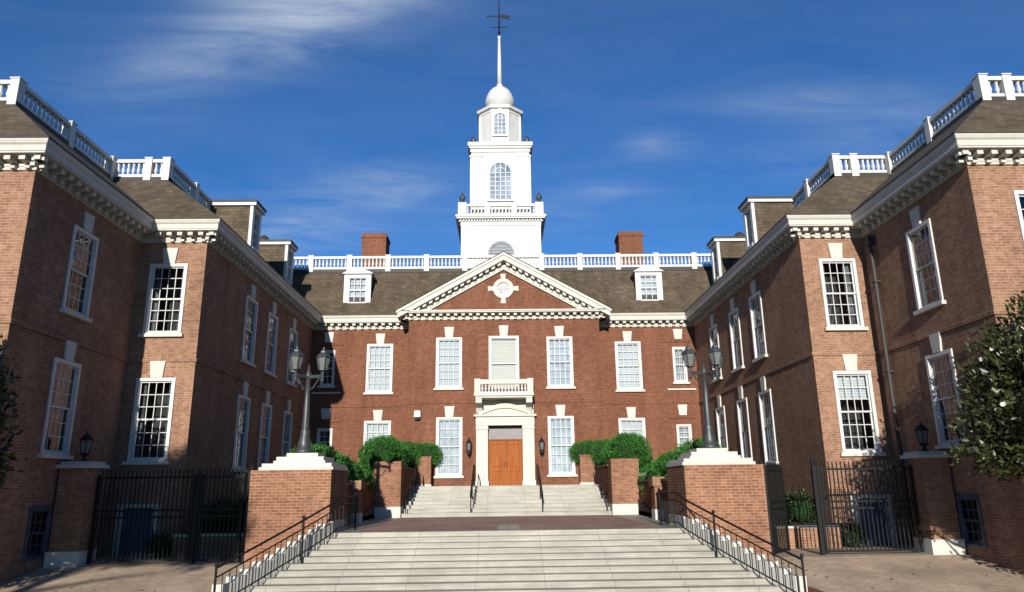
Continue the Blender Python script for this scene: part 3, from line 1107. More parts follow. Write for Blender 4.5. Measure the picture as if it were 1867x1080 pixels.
pm = MB()
pm.face([(-4.9, YB, 11.3), (4.9, YB, 11.3), (0, YB, 11.3 + 4.9 * PS + 0.2)])
ped = pm.build('pediment', M['brick_red'], B)
pm = MB()
chev(pm, 0.0, 0.14, -1.88, -1.0, PX)
chev(pm, 0.14, 0.40, -1.82, -1.0, PX - 0.06)
chev(pm, 0.40, 0.66, -1.34, -1.0, PX - 0.5)
chev(pm, 0.66, 0.80, -1.38, -1.0, PX - 0.8)
n = 15
for s in (-1, 1):
    for k in range(n):
        x = s * (0.22 + (4.75 - 0.22) * k / (n - 1))
        zt = lambda q: PZ - PS * abs(q)
        for (w, a, b_, yy) in ((0.085, 0.402, 0.55, -1.68), (0.07, 0.58, 0.70, -1.44)):
            xa, xb = x - w, x + w
            pm.xz([(xa, zt(xa) - b_), (xb, zt(xb) - b_), (xb, zt(xb) - a), (xa, zt(xa) - a)], yy, -1.3)
pm.build('raking_cornice', M['white'], ped)
pm = MB()
for s in (-1, 1):
    q = [(0, -1.90, PZ + 0.04), (s * (PX + 0.04), -1.90, PZ + 0.04 - PS * (PX + 0.04)), (s * (PX + 0.04), 2.2, PZ + 0.04 - PS * (PX + 0.04)), (0, 2.2, PZ + 0.04)]
    if s > 0:
        q.reverse()
    q.reverse()
    pm.face(q)
pm.build('pediment_roof', M['roof'], ped)
# round window with four keystones
oz = 12.66
oc = MB()
n = 24
for i in range(n):
    a0, a1 = 2 * math.pi * i / n, 2 * math.pi * (i + 1) / n
    P = lambda r, a: (-0.03 + r * math.cos(a), oz + r * math.sin(a))
    oc.xz([P(0.34, a0), P(0.54, a0), P(0.54, a1), P(0.34, a1)], YB - 0.09, YB + 0.05)
for k in range(4):
    a = k * math.pi / 2
    c, s = math.cos(a), math.sin(a)
    T = lambda u, v: (-0.03 + u * c - v * s, oz + u * s + v * c)
    oc.xz([T(0.5, -0.10), T(0.80, -0.14), T(0.80, 0.14), T(0.5, 0.10)], YB - 0.07, YB + 0.05)
for a in (0, math.pi / 4, math.pi / 2, 3 * math.pi / 4):
    c, s = math.cos(a), math.sin(a)
    T = lambda u, v: (-0.03 + u * c - v * s, oz + u * s + v * c)
    oc.xz([T(-0.33, -0.018), T(0.33, -0.018), T(0.33, 0.018), T(-0.33, 0.018)], YB - 0.05 + a * 0.002, YB - 0.02 + a * 0.002)
rw = oc.build('round_window', M['lime'], ped)
oc = MB()
oc.face([(-0.03 + 0.36 * math.cos(2 * math.pi * i / n), YB - 0.012, oz + 0.36 * math.sin(2 * math.pi * i / n)) for i in range(n)])
oc.build('round_glass', M['curtain'], ped)

# --- entrance
mb = MB()
for s in (-1, 1):
    x = s * 1.15
    mb.box(x - 0.29, x + 0.29, YB - 0.20, YB + 0.05, ZT, 5.56)
    mb.box(x - 0.33, x + 0.33, YB - 0.26, YB + 0.04, ZT - 0.01, ZT + 0.22)
    mb.box(x - 0.20, x + 0.20, YB - 0.235, YB - 0.201, 3.0, 5.3)
    mb.box(x - 0.31, x + 0.31, YB - 0.25, YB + 0.04, 5.38, 5.50)
mb.box(-1.46, 1.46, YB - 0.22, YB + 0.05, 5.562, 6.0)
mb.box(-1.56, 1.56, YB - 0.34, YB + 0.04, 6.0, 6.10)
n = 14
arc = [(1.38 - 2.76 * i / n, 6.14 + 0.50 * math.sin(math.pi * i / n)) for i in range(n + 1)]
arc2 = [(x * 0.86, 6.10 + (z - 6.14) * 0.62) for x, z in arc]
for (a, b_), (c, d) in zip(zip(arc[:-1], arc[1:]), zip(arc2[:-1], arc2[1:])):
    mb.xz([c, d, b_, a][::-1], YB - 0.30, YB - 0.02)
mb.xz([(-1.2, 6.101), (1.2, 6.101)] + [p for p in arc2], YB - 0.20, YB - 0.02)
mb.box(-1.44, 1.44, YB - 0.05, YB + 0.03, 6.101, 6.84)
ds = mb.build('door_surround', M['lime'], B)
mb = MB()
mb.box(-0.85, 0.85, YB + 0.18, YB + 0.26, 4.96, 5.42)
mb.box(-0.85, 0.85, YB + 0.10, YB + 0.26, 4.90, 4.959)
mb.build('transom', M['greypanel'], ds)
mb = MB()
mb.box(-0.85, 0.85, YB + 0.15, YB + 0.4, 5.425, 5.54)  # dark strip standing in for the shadow under the door head
mb.build('transom_shade_strip', M['dark'], ds)
dd = MB()
dd.box(-0.85, -0.80, YB + 0.10, YB + 0.25, ZT, 4.89)
dd.box(0.80, 0.85, YB + 0.10, YB + 0.25, ZT, 4.89)
dd.box(-0.80, 0.80, YB + 0.10, YB + 0.25, 4.84, 4.89)
dr = dd.build('double_door', M['wood'], B)
for s in (-1, 1):
    d = MB()
    xa, xb = (0.012, 0.795)
    X = lambda a: s * a
    bx = lambda a, b_, y0, y1, z0, z1: d.box(min(X(a), X(b_)), max(X(a), X(b_)), y0, y1, z0, z1)
    bx(0.012, 0.795, YB + 0.19, YB + 0.23, ZT + 0.01, 4.835)
    for za, zb in ((ZT + 0.01, ZT + 0.22), (3.35, 3.50), (4.66, 4.835)):
        bx(0.012, 0.795, YB + 0.155, YB + 0.191, za, zb)
    for a, b_ in ((0.012, 0.14), (0.665, 0.795)):
        bx(a, b_, YB + 0.156, YB + 0.192, ZT + 0.221, 3.349)
        bx(a, b_, YB + 0.156, YB + 0.192, 3.501, 4.659)
    bx(0.20, 0.60, YB + 0.168, YB + 0.193, ZT + 0.29, 3.28)
    bx(0.20, 0.60, YB + 0.168, YB + 0.193, 3.57, 4.59)
    if s > 0:
        d.box(-0.03, 0.03, YB + 0.13, YB + 0.154, ZT + 0.01, 4.835)
    d.build('door_leaf', M['wood'], dr)
    d = MB()
    bx(0.05, 0.085, YB + 0.10, YB + 0.156, 3.55, 3.80)
    d.build('door_handle', M['iron'], dr)
bl = MB()
bl.box(-1.52, 1.42, -2.38, YB + 0.02, 6.93, 7.08)
bl.box(-1.46, 1.36, -2.30, YB + 0.02, 6.84, 6.929)
bo = bl.build('balcony', M['lime'], B)
for s in (-1, 1):
    k = MB()
    x = -0.05 + s * 1.24
    prof = [(YB + 0.02, 6.838), (YB + 0.02, 6.15), (YB - 0.18, 6.18), (YB - 0.34, 6.42), (YB - 0.70, 6.56), (-2.26, 6.60), (-2.26, 6.838)]
    nn = len(k.v)
    for xx in (x - 0.15, x + 0.15):
        k.v += [(xx, y, z) for y, z in prof]
    m = len(prof)
    k.f.append(tuple(range(m))); k.m.append(0)
    k.f.append(tuple(range(2 * m - 1, m - 1, -1))); k.m.append(0)
    for i in range(m):
        j = (i + 1) % m
        k.f.append((i, m + i, m + j, j)); k.m.append(0)
    k.build('bracket', M['lime'], bo)
k = MB()
for s in (-1, 1):
    x = -0.05 + s * 1.30
    k.box(x - 0.15, x + 0.15, -2.34, -2.04, 7.081, 7.78)
    k.box(x - 0.08, x + 0.08, -2.04, YB, 7.58, 7.74)
    for j in range(3):
        baluster(k, x, -1.9 + 0.2 * j, 7.081, 7.58)
k.box(-1.2, 1.1, -2.30, -2.08, 7.52, 7.74)
k.box(-1.2, 1.1, -2.29, -2.09, 7.081, 7.14)
for j in range(14):
    baluster(k, -1.11 + 2.12 * j / 13, -2.19, 7.14, 7.52)
k.build('balcony_rail', M['lime'], bo)

# --- cupola
TX, TY = -0.11, 8.5
tw = MB()
hb_ = 2.54
def sq(mb, h, z0, z1, mi=0):
    mb.box(TX - h, TX + h, TY - h, TY + h, z0, z1, mi)
sq(tw, hb_, 13.5, 19.1)
for s in (-1, 1):                                   # corner boards
    for yy in (-1, 1):
        tw.box(TX + s * (hb_ - 0.12) - 0.14, TX + s * (hb_ - 0.12) + 0.14, TY + yy * (hb_ - 0.12) - 0.14, TY + yy * (hb_ - 0.12) + 0.14, 13.5, 18.85)
sq(tw, hb_ + 0.05, 18.85, 19.12)
sq(tw, hb_ + 0.30, 19.26, 19.36)
sq(tw, hb_ + 0.36, 19.36, 19.50)
for i in range(30):
    a = -hb_ - 0.12 + (2 * hb_ + 0.24) * (i + 0.5) / 30
    for (x, y) in ((a, -hb_ - 0.12), (a, hb_ + 0.12), (-hb_ - 0.12, a), (hb_ + 0.12, a)):
        tw.box(TX + x - 0.05, TX + x + 0.05, TY + y - 0.05, TY + y + 0.05, 19.122, 19.258)
sq(tw, hb_ + 0.02, 19.1, 19.259)
tb = tw.build('tower_base', M['white_clean'], B)
# round headed louvre low on the tower
def arch(mb, xc, y0, y1, hw, z0, zs, mi=0, n=14):
    pts = [(xc - hw, z0), (xc + hw, z0)] + [(xc + hw * math.cos(math.pi * i / n), zs + hw * math.sin(math.pi * i / n)) for i in range(n + 1)]
    mb.xz(pts, y0, y1, mi)
def arch_ring(mb, xc, y0, y1, r0, r1, z0, zs, mi=0, n=14):
    for i in range(n):
        a0, a1 = math.pi * i / n, math.pi * (i + 1) / n
        mb.xz([(xc + r0 * math.cos(a0), zs + r0 * math.sin(a0)), (xc + r1 * math.cos(a0), zs + r1 * math.sin(a0)),
               (xc + r1 * math.cos(a1), zs + r1 * math.sin(a1)), (xc + r0 * math.cos(a1), zs + r0 * math.sin(a1))], y0, y1, mi)
    for s in (-1, 1):
        xa, xb = sorted((xc + s * r0, xc + s * r1))
        mb.box(xa, xb, y0, y1, z0, zs, mi)
lv = MB()
arch(lv, TX, TY - hb_ - 0.04, TY - hb_ + 0.02, 0.72, 15.0, 16.95)
for i in range(14):
    zz = 15.05 + i * 0.19
    w = 0.68 if zz < 16.9 else math.sqrt(max(0.05, 0.68 ** 2 - (zz - 16.95) ** 2))
    lv.box(TX - w, TX + w, TY - hb_ - 0.09, TY - hb_ - 0.03, zz, zz + 0.09)
arch_ring(lv, TX, TY - hb_ - 0.13, TY - hb_ + 0.02, 0.70, 0.84, 15.0, 16.95)
lv.build('louvre', M['louver'], tb)
# attic balustrade
ab = MB()
h = hb_ - 0.06
for (x, y) in ((-h, -h), (h, -h), (h, h), (-h, h), (-0.85, -h), (0.85, -h), (-0.85, h), (0.85, h), (-h, -0.85), (-h, 0.85), (h, -0.85), (h, 0.85)):
    c = 0.27 if abs(abs(x) - abs(y)) < 0.01 else 0.16
    ab.box(TX + x - c, TX + x + c, TY + y - c, TY + y + c, 19.5, 20.38)
for s in (-1, 1):
    ab.box(TX - h, TX + h, TY + s * h - 0.10, TY + s * h + 0.10, 20.18, 20.34)
    ab.box(TX - h, TX + h, TY + s * h - 0.10, TY + s * h + 0.10, 19.5, 19.68)
    ab.box(TX + s * h - 0.10, TX + s * h + 0.10, TY - h, TY + h, 20.17, 20.335)
    ab.box(TX + s * h - 0.10, TX + s * h + 0.10, TY - h, TY + h, 19.501, 19.675)
    for i in range(22):
        a = -h + 2 * h * (i + 0.5) / 22
        baluster(ab, TX + a, TY + s * h, 19.67, 20.19)
        baluster(ab, TX + s * h, TY + a, 19.67, 20.19)
abo = ab.build('attic_balustrade', M['white_clean'], B)
for (x, y) in ((-h, -h), (h, -h), (-h, h), (h, h)):
    u = MB()
    u.lathe((TX + x, TY + y), [(0.12, 20.38), (0.07, 20.46), (0.07, 20.54), (0.20, 20.72), (0.21, 20.86), (0.12, 20.98), (0.05, 21.05), (0.03, 21.2)], 10)
    u.build('urn', M['lampmetal'], abo, True)
# belfry
bf = MB()
hf = 1.93
sq(bf, hf, 19.5, 24.6)
for s in (-1, 1):
    for e in (-1, 1):
        bf.box(TX + s * 1.55 - 0.36, TX + s * 1.55 + 0.36, TY + e * (hf + 0.03) - 0.06, TY + e * (hf + 0.03) + 0.06, 20.4, 23.95)
        bf.box(TX + s * 1.55 - 0.40, TX + s * 1.55 + 0.40, TY + e * (hf + 0.05) - 0.08, TY + e * (hf + 0.05) + 0.08, 23.95, 24.1)
        bf.box(TX + e * (hf + 0.03) - 0.06, TX + e * (hf + 0.03) + 0.06, TY + s * 1.55 - 0.355, TY + s * 1.55 + 0.355, 20.4, 23.94)
        bf.box(TX + e * (hf + 0.05) - 0.08, TX + e * (hf + 0.05) + 0.08, TY + s * 1.55 - 0.395, TY + s * 1.55 + 0.395, 23.94, 24.09)
sq(bf, hf + 0.07, 24.3, 24.55)
sq(bf, hf + 0.16, 24.55, 24.68)
sq(bf, hf + 0.24, 24.68, 24.95)
bfo = bf.build('belfry', M['white_clean'], B)
for (x, y) in ((-1.8, -1.8), (1.8, -1.8), (-1.8, 1.8), (1.8, 1.8)):
    u = MB()
    u.lathe((TX + x, TY + y), [(0.14, 24.95), (0.07, 25.05), (0.18, 25.22), (0.15, 25.36), (0.04, 25.55)], 10)
    u.build('urn', M['lampmetal'], bfo, True)


def arched_window(parent, xc, y, hw, z0, zs, cols, rows):
    a = MB()
    arch_ring(a, xc, y - 0.09, y + 0.02, hw, hw + 0.14, z0, zs)
    a.box(xc - hw - 0.2, xc + hw + 0.2, y - 0.14, y + 0.02, z0 - 0.14, z0 - 0.001)
    a.xz([(xc - 0.10, zs + hw + 0.10), (xc + 0.10, zs + hw + 0.10), (xc + 0.14, zs + hw + 0.40), (xc - 0.14, zs + hw + 0.40)], y - 0.10, y + 0.02)
    for k in range(1, cols):
        xx = xc - hw + 2 * hw * k / cols
        zz = zs + math.sqrt(max(0, hw * hw - (xx - xc) ** 2))
        a.box(xx - 0.022, xx + 0.022, y - 0.055, y - 0.03, z0, zz)
    for k in range(1, rows + 1):
        zz = z0 + (zs - z0) * k / rows
        a.box(xc - hw, xc + hw, y - 0.053, y - 0.032, zz - 0.022, zz + 0.022)
    n = 10
    for r in (0.5,):
        for i in range(n):
            a0, a1 = math.pi * i / n, math.pi * (i + 1) / n
            a.xz([(xc + hw * r * math.cos(a0), zs + hw * r * math.sin(a0)), (xc + hw * (r + .06) * math.cos(a0), zs + hw * (r + .06) * math.sin(a0)),
                  (xc + hw * (r + .06) * math.cos(a1), zs + hw * (r + .06) * math.sin(a1)), (xc + hw * r * math.cos(a1), zs + hw * r * math.sin(a1))], y - 0.052, y - 0.033)
    a.build('window', M['white_clean'], parent)
    a = MB()
    arch(a, xc, y - 0.02, y + 0.03, hw, z0, zs)
    a.build('glass', M['tower_glass'], parent)


m_, nt_, b_ = new_mat("tower_window_glass")
gg = nt_.nodes.new('ShaderNodeNewGeometry')
nt_.links.new(ramp_node(nt_, noise(nt_, gg.outputs['Position'], 1.3, 3), [(0.35, (0.10, 0.14, 0.20)), (0.65, (0.24, 0.30, 0.38))]), b_.inputs['Base Color'])
b_.inputs['Roughness'].default_value = 0.08
M['tower_glass'] = m_
arched_window(bfo, TX, TY - hf, 0.69, 20.88, 22.80, 4, 6)
# octagon lantern
oc = MB()
ap = 1.40
r8 = ap / math.cos(math.pi / 8)
oc.lathe((TX, TY), [(r8 + 0.16, 24.95), (r8 + 0.16, 25.2), (r8, 25.24), (r8, 27.62), (r8 + 0.04, 27.63), (r8 + 0.04, 27.78), (r8 + 0.20, 27.84), (r8 + 0.22, 28.04), (r8 - 0.1, 28.1)], 8, rot=math.pi / 8)
for i in range(8):
    a = math.pi / 8 + i * math.pi / 4
    oc.lathe((TX + r8 * math.cos(a) * 0.99, TY + r8 * math.sin(a) * 0.99), [(0.10, 25.24), (0.10, 27.62)], 6)
oco = oc.build('lantern_stage', M['white_clean'], B)
arched_window(oco, TX, TY - ap, 0.38, 25.85, 27.08, 3, 4)
dm = MB()
pr = [(1.16, 28.08), (1.16, 28.72), (1.20, 28.74), (1.20, 28.84)]
pr += [(1.02 * math.cos(t) ** 0.9 + 0.02, 28.85 + 1.42 * math.sin(t)) for t in [R(a) for a in range(0, 82, 9)]]
dm.lathe((TX, TY), [(0.98, 28.06), (0.98, 28.80)] + pr[4:] + [(0.22, 30.30), (0.22, 30.48), (0.17, 30.52)], 24)
dm.build('dome', M['white_clean'], B, True)
sp = MB()
sp.lathe((TX, TY), [(0.175, 30.5), (0.14, 32.4), (0.10, 34.3), (0.13, 34.34), (0.13, 34.42), (0.08, 34.5)], 10)
sp.build('spire', M['white_clean'], B, True)
wv = MB()
wv.lathe((TX, TY), [(0.055, 34.45), (0.05, 36.0), (0.03, 37.4), (0.01, 37.7)], 8)
wv.lathe((TX, TY), [(0.04, 34.72), (0.13, 34.82), (0.04, 34.92)], 8)
wv.box(TX - 0.62, TX + 0.62, TY - 0.02, TY + 0.02, 35.24, 35.29)
wv.box(TX - 0.02, TX + 0.02, TY - 0.62, TY + 0.62, 35.241, 35.291)
wo = wv.build('weathervane', M['iron'], B)
wv = MB()
wv.box(TX - 0.75, TX + 0.75, TY - 0.015, TY + 0.015, 36.14, 36.22)
wv.xz([(TX - 0.95, 36.18), (TX - 0.72, 36.04), (TX - 0.72, 36.32)], TY - 0.02, TY + 0.02)
wv.xz([(TX + 0.10, 36.08), (TX + 0.85, 35.90), (TX + 0.70, 36.05), (TX + 0.86, 36.20), (TX + 0.10, 36.36)], TY - 0.02, TY + 0.02)
wv.build('vane_arrow', M['iron'], wo)

# --- downpipe in the corner of the right wing
mb = MB()
mb.tube([(12.28, -15.0, 10.6), (12.28, -15.0, 0.75)], 0.07, 8)
mb.box(12.16, 12.39, -15.14, -14.86, 10.3, 10.62)
for z in (3.0, 6.0, 9.0):
    mb.box(12.18, 12.40, -15.1, -14.9, z, z + 0.06)
mb.build('downpipe', M['gutter'], B)

# ------------------------------------------------------------------ brick piers with lamps beside the flight
for sx in (-1, 1):
    side = 'left' if sx < 0 else 'right'
    nb = 'left' if sx < 0 else 'right'
    xc, yc = sx * 5.95, -16.4
    pr = thing('brick_pier', ('broad brick pier with stepped white cap at the %s of the foreground steps' % side), 'pier', (xc, yc, 0.5), group='broad lamp piers beside the steps')
    m = MB()
    m.box(-1.1, 1.1, -1.1, 1.1, 0, 2.62)
    m.build('shaft', M['brick_pier'], pr)
    m = MB()
    co = -sx * 0.10
    for (h_, za, zb) in ((1.02, 2.621, 2.70), (0.96, 2.70, 2.80), (0.72, 2.80, 2.88), (0.66, 2.88, 2.99), (0.44, 2.99, 3.10)):
        m.box(co - h_, co + h_, -h_, h_, za, zb)
    m.build('cap', M['white'], pr)
    # lamp post
    zb = 3.603
    lp = thing('lamp_post', ('grey iron lamp post with three lanterns on the %s brick pier' % side), 'street lamp', (xc, yc + 0.1, zb), group='lamp posts on the brick piers')
    m = MB()
    m.lathe((0, 0), [(0.26, 0.0), (0.26, 0.10), (0.18, 0.16), (0.20, 0.30), (0.13, 0.55), (0.15, 0.62), (0.11, 0.70), (0.085, 1.6), (0.075, 2.22), (0.10, 2.24), (0.10, 2.32), (0.05, 2.40), (0.03, 2.62)], 12)
    m.build('column', M['lampmetal'], lp, True)
    def shrink(b, c, k=0.80):
        b.v = [(c[0] + (x - c[0]) * k, c[1] + (y - c[1]) * k, 2.2 + (z - 2.2) * k) for x, y, z in b.v]
    arms = [(-0.46, -0.17), (0.27, -0.42), (0.47, 0.17)]
    m = MB()
    for (ax_, ay_) in arms:
        ax_ *= -sx * -1
        m.obox((ax_ / 2, ay_ / 2), (ax_, ay_), 0.5, 0.08, 2.20, 2.29)
        m.tube([(0, 0, 1.85), (ax_ * 0.35, ay_ * 0.35, 1.90), (ax_ * 0.8, ay_ * 0.8, 2.2)], 0.022, 6)
    m.build('arm', M['lampmetal'], lp)
    for (ax_, ay_) in arms:
        ax_ *= -sx * -1
        c = (ax_, ay_)
        l = MB()
        l.lathe(c, [(0.04, 2.02), (0.07, 2.08), (0.05, 2.2), (0.06, 2.32), (0.05, 2.42), (0.13, 2.47)], 8)
        l.lathe(c, [(0.275, 2.93), (0.29, 2.96), (0.27, 3.0), (0.20, 3.09), (0.13, 3.13), (0.13, 3.19), (0.05, 3.24), (0.03, 3.33), (0.005, 3.38)], 6)
        for k in range(6):
            a = k * math.pi / 3
            l.tube([(c[0] + 0.155 * math.cos(a), c[1] + 0.155 * math.sin(a), 2.47), (c[0] + 0.255 * math.cos(a), c[1] + 0.255 * math.sin(a), 2.935)], 0.014, 4)
        l.lathe(c, [(0.13, 2.465), (0.17, 2.475), (0.17, 2.50), (0.12, 2.51)], 6)
        shrink(l, c); lo = l.build('lantern', M['lampmetal'], lp)
        l = MB()
        l.lathe(c, [(0.14, 2.50), (0.245, 2.93)], 6)
        shrink(l, c)
        l.build('lantern_glass', M['lampglass'], lo)

    # gate pier against the wing
    gx, gy = sx * 11.9, -17.0
    gp = thing('gate_pier', 'brick gate pier with white stone foot under the %s magnolia' % side, 'pier', (gx, gy, 0.62), group='gate piers against the wings')
    m = MB()
    m.box(-0.40, 0.40, -0.40, 0.40, 0.40, 2.62)
    m.build('shaft', M['brick_tan'], gp)
    m = MB()
    m.box(-0.45, 0.45, -0.45, 0.45, 0.0, 0.45)
    m.build('foot', M['lime'], gp)
    m = MB()
    m.box(-0.48, 0.48, -0.48, 0.48, 2.62, 2.72)
    m.box(-0.40, 0.40, -0.40, 0.40, 2.72, 2.80)
    m.build('cap', M['lime'], gp)
    ln = thing('pier_lantern', 'black iron lantern standing on the %s gate pier' % side, 'lantern', (gx, gy, 3.422), group='lanterns on the gate piers')
    m = MB()
    m.lathe((0, 0), [(0.14, 0), (0.14, 0.04), (0.05, 0.08), (0.05, 0.2), (0.15, 0.24), (0.16, 0.28)], 8)
    m.lathe((0, 0), [(0.27, 0.72), (0.24, 0.76), (0.12, 0.90), (0.04, 0.95), (0.01, 1.05)], 6)
    for k in range(6):
        a = k * math.pi / 3
        m.tube([(0.15 * math.cos(a), 0.15 * math.sin(a), 0.27), (0.23 * math.cos(a), 0.23 * math.sin(a), 0.73)], 0.014, 4)
    m.v = [(x * 0.78, y * 0.78, z * 0.82) for x, y, z in m.v]
    m.build('frame', M['iron'], ln)
    m = MB()
    m.lathe((0, 0), [(0.14, 0.281), (0.215, 0.72)], 6)
    m.v = [(x * 0.78, y * 0.78, z * 0.82) for x, y, z in m.v]
    m.build('lantern_glass', M['lampglass'], ln)

    # iron gates between the piers
    gy = -17.05
    zg = 0.72

    def gate(name, label, x0, x1, loc, rz, grp=None):
        w = x1 - x0
        o = thing(name, label, 'gate', loc, rz, grp)
        f = MB()
        f.box(0.0, 0.07, -0.035, 0.035, 0.0, 2.34)
        f.box(w - 0.07, w, -0.035, 0.035, 0.0, 2.34)
        for zz in (0.03, 1.16, 1.34, 2.22):
            f.box(0.07, w - 0.07, -0.022, 0.022, zz, zz + 0.055)
        f.build('gate_frame', M['iron'], o)
        f = MB()
        n = max(4, int(w / 0.115))
        for k in range(1, n):
            x = w * k / n
            f.box(x - 0.014, x + 0.014, -0.014, 0.014, 0.05, 2.36)
            f.lathe((x, 0), [(0.012, 2.36), (0.024, 2.40), (0.002, 2.48)], 5)
        f.build('gate_bars', M['iron'], o)
        return o
    xp = sx * 8.62
    m = MB()
    m.box(-0.055, 0.055, -0.055, 0.055, 0, 2.42)
    m.lathe((0, 0), [(0.05, 2.42), (0.08, 2.5), (0.05, 2.58), (0.01, 2.62)], 8)
    po = m.build('gate_post', M['iron'])
    po.location = (xp, gy, zg - 0.06)
    tag(po, 'black iron post between the %s gate leaves' % side, 'post', 'iron posts of the gates')
    m = MB()
    m.box(-0.07, 0.07, -0.07, 0.07, 0, 2.45)
    m.lathe((0, 0), [(0.07, 2.45), (0.09, 2.5), (0.05, 2.58), (0.01, 2.64)], 8)
    po = m.build('gate_post', M['iron'])
    po.location = (sx * 7.17, gy, zg - 0.06)
    tag(po, 'black iron post against the %s broad brick pier' % side, 'post', 'iron posts of the gates')
    if sx < 0:
        gate('iron_gate', 'wide closed black iron gate between the left gate pier and the iron post', 0, 2.72, (-11.42, gy, zg), 0)
        gate('iron_gate', 'narrow closed black iron gate beside the left broad pier', 0, 1.2, (-8.54, gy, zg), 0)
    else:
        gate('iron_gate', 'wide closed black iron gate before the right blue door', 0, 2.72, (8.70, gy, zg), 0)
        gate('iron_gate', 'narrow black iron gate swung open beside the right broad pier', 0, 1.2, (7.30, gy + 0.06, zg), R(50))

    # low planter walls of the court
    sp_ = thing('brick_post', 'small capped brick post on the %s of the landing' % side, 'pier', (sx * 5.33, -12.0, ZL + 0.004), group='small posts on the landing')
    m = MB()
    m.box(-0.27, 0.27, -0.27, 0.27, 0.34, 1.12)
    m.build('shaft', M['brick_pier'], sp_)
    m = MB(); m.box(-0.30, 0.30, -0.30, 0.30, 0, 0.34); m.build('foot', M['lime'], sp_)
    m = MB(); m.box(-0.34, 0.34, -0.34, 0.34, 1.12, 1.42); m.build('cap', M['brick_tan'], sp_)
    lw = thing('planter_wall', 'low brick wall with dark coping behind the %s small post' % side, 'wall', (sx * 5.5, -9.7, ZL), group='low planter walls')
    m = MB(); m.box(-0.14, 0.14, -2.0, 2.0, -0.3, 1.27); m.build('wall_face', M['brick_red'], lw)
    m = MB(); m.box(-0.19, 0.19, -2.0, 2.0, 1.271, 1.36); m.build('coping', M['gutter'], lw)
    m = MB(); m.box(-0.20, 0.20, -2.0, 2.0, 0.0, 0.16); m.build('plinth', M['lime'], lw)
    lw = thing('planter_wall', 'low brick wall between the %s broad pier and its small post' % side, 'wall', (sx * 5.45, -13.8, ZL), group='low planter walls')
    m = MB(); m.box(-0.14, 0.14, -1.48, 1.5, -0.3, 1.27); m.build('wall_face', M['brick_red'], lw)
    m = MB(); m.box(-0.19, 0.19, -1.48, 1.5, 1.271, 1.36); m.build('coping', M['gutter'], lw)
    mp_ = thing('brick_pier', 'plain brick pier at the %s foot of the upper steps' % side, 'pier', (sx * 4.85, -7.2, ZL + 0.004), group='brick piers of the upper steps')
    m = MB(); m.box(-0.57, 0.57, -0.40, 0.5, 0.42, 2.21); m.build('shaft', M['brick_pier'], mp_)
    m = MB(); m.box(-0.585, 0.585, -0.43, 0.52, 0.0, 0.42); m.build('foot', M['lime'], mp_)
    cw = thing('cheek_wall', 'brick side wall of the upper steps on the %s' % side, 'wall', (sx * 4.45, -4.3, ZL), group='side walls of the upper steps')
    m = MB()
    m.box(-0.16, 0.16, -2.39, 2.08, 0.0, 1.95)
    m.build('wall_face', M['brick_red'], cw)
    m = MB(); m.box(-0.19, 0.19, -2.39, 2.08, 1.951, 2.02); m.build('coping', M['brick_tan'], cw)
    fp = thing('brick_pier', 'small brick pier at the %s head of the upper steps' % side, 'pier', (sx * 3.95, -1.9, ZT + 0.004), group='brick piers of the upper steps')
    m = MB(); m.box(-0.36, 0.36, -0.30, 0.3, 0.09, 1.34); m.build('shaft', M['brick_pier'], fp)
    m = MB(); m.box(-0.39, 0.39, -0.33, 0.32, 0.0, 0.09); m.build('foot', M['lime'], fp)
    m = MB(); m.box(-0.40, 0.40, -0.34, 0.34, 1.34, 1.39); m.build('cap', M['brick_pier'], fp)
    rw = thing('retaining_wall', 'low brick retaining wall behind the %s iron gate' % side, 'wall', (sx * 8.62, -14.65, ZG), group='retaining walls behind the gates')
    m = MB(); m.box(-1.55, 1.55, -0.15, 0.15, -0.2, 0.58); m.build('wall_face', M['brick_tan'], rw)
    m = MB(); m.box(-1.57, 1.57, -0.18, 0.18, 0.581, 0.64); m.build('coping', M['lime'], rw)

    # wall lantern beside the door
    wl = thing('wall_lantern', 'black wall lantern on the brick just %s of the door surround' % side, 'lantern', (sx * 1.80, YB, 4.5), group='wall lanterns by the door')
    m = MB()
    m.box(-0.05, 0.05, -0.02, 0.0, -0.35, 0.25)
    m.tube([(0, -0.02, 0.1), (0, -0.15, 0.28), (0, -0.26, 0.36)], 0.018, 5)
    m.build('bracket', M['iron'], wl)
    m = MB()
    c = (0, -0.26)
    m.lathe(c, [(0.16, 0.20), (0.13, 0.25), (0.06, 0.36), (0.02, 0.44), (0.005, 0.50)], 6)
    m.lathe(c, [(0.005, -0.45), (0.05, -0.38), (0.11, -0.30), (0.12, -0.16), (0.10, -0.14)], 6)
    for k in range(6):
        a = k * math.pi / 3
        m.tube([(c[0] + 0.10 * math.cos(a), c[1] + 0.10 * math.sin(a), -0.15), (c[0] + 0.14 * math.cos(a), c[1] + 0.14 * math.sin(a), 0.21)], 0.012, 4)
    m.build('frame', M['iron'], wl)
    m = MB(); m.lathe(c, [(0.09, -0.14), (0.125, 0.20)], 6); m.build('lantern_glass', M['lampglass'], wl)

    # handrails
    hr = thing('iron_railing', 'black iron railing with balusters down the %s side of the foreground steps' % side, 'railing', (0, 0, 0), group='railings of the foreground steps')
    path = [(4.45, -15.9, ZL), (4.52, -17.3, ZL)]
    for i in range(0, NS + 1):
        y = YL0 - TR * i - 0.1
        path.append((half_w(y) - 0.20, y, ZL - RI * max(0, i) - (0.05 if i else 0)))
    path = [(sx * x, y, z) for x, y, z in path]
    m = MB()
    m.tube([(x, y, z + 0.94) for x, y, z in path], 0.026, 6)
    m.tube([(x, y, z + 0.74) for x, y, z in path], 0.017, 6)
    m.tube([(x, y, z + 0.16) for x, y, z in path], 0.017, 6)
    m.build('rail', M['iron'], hr)
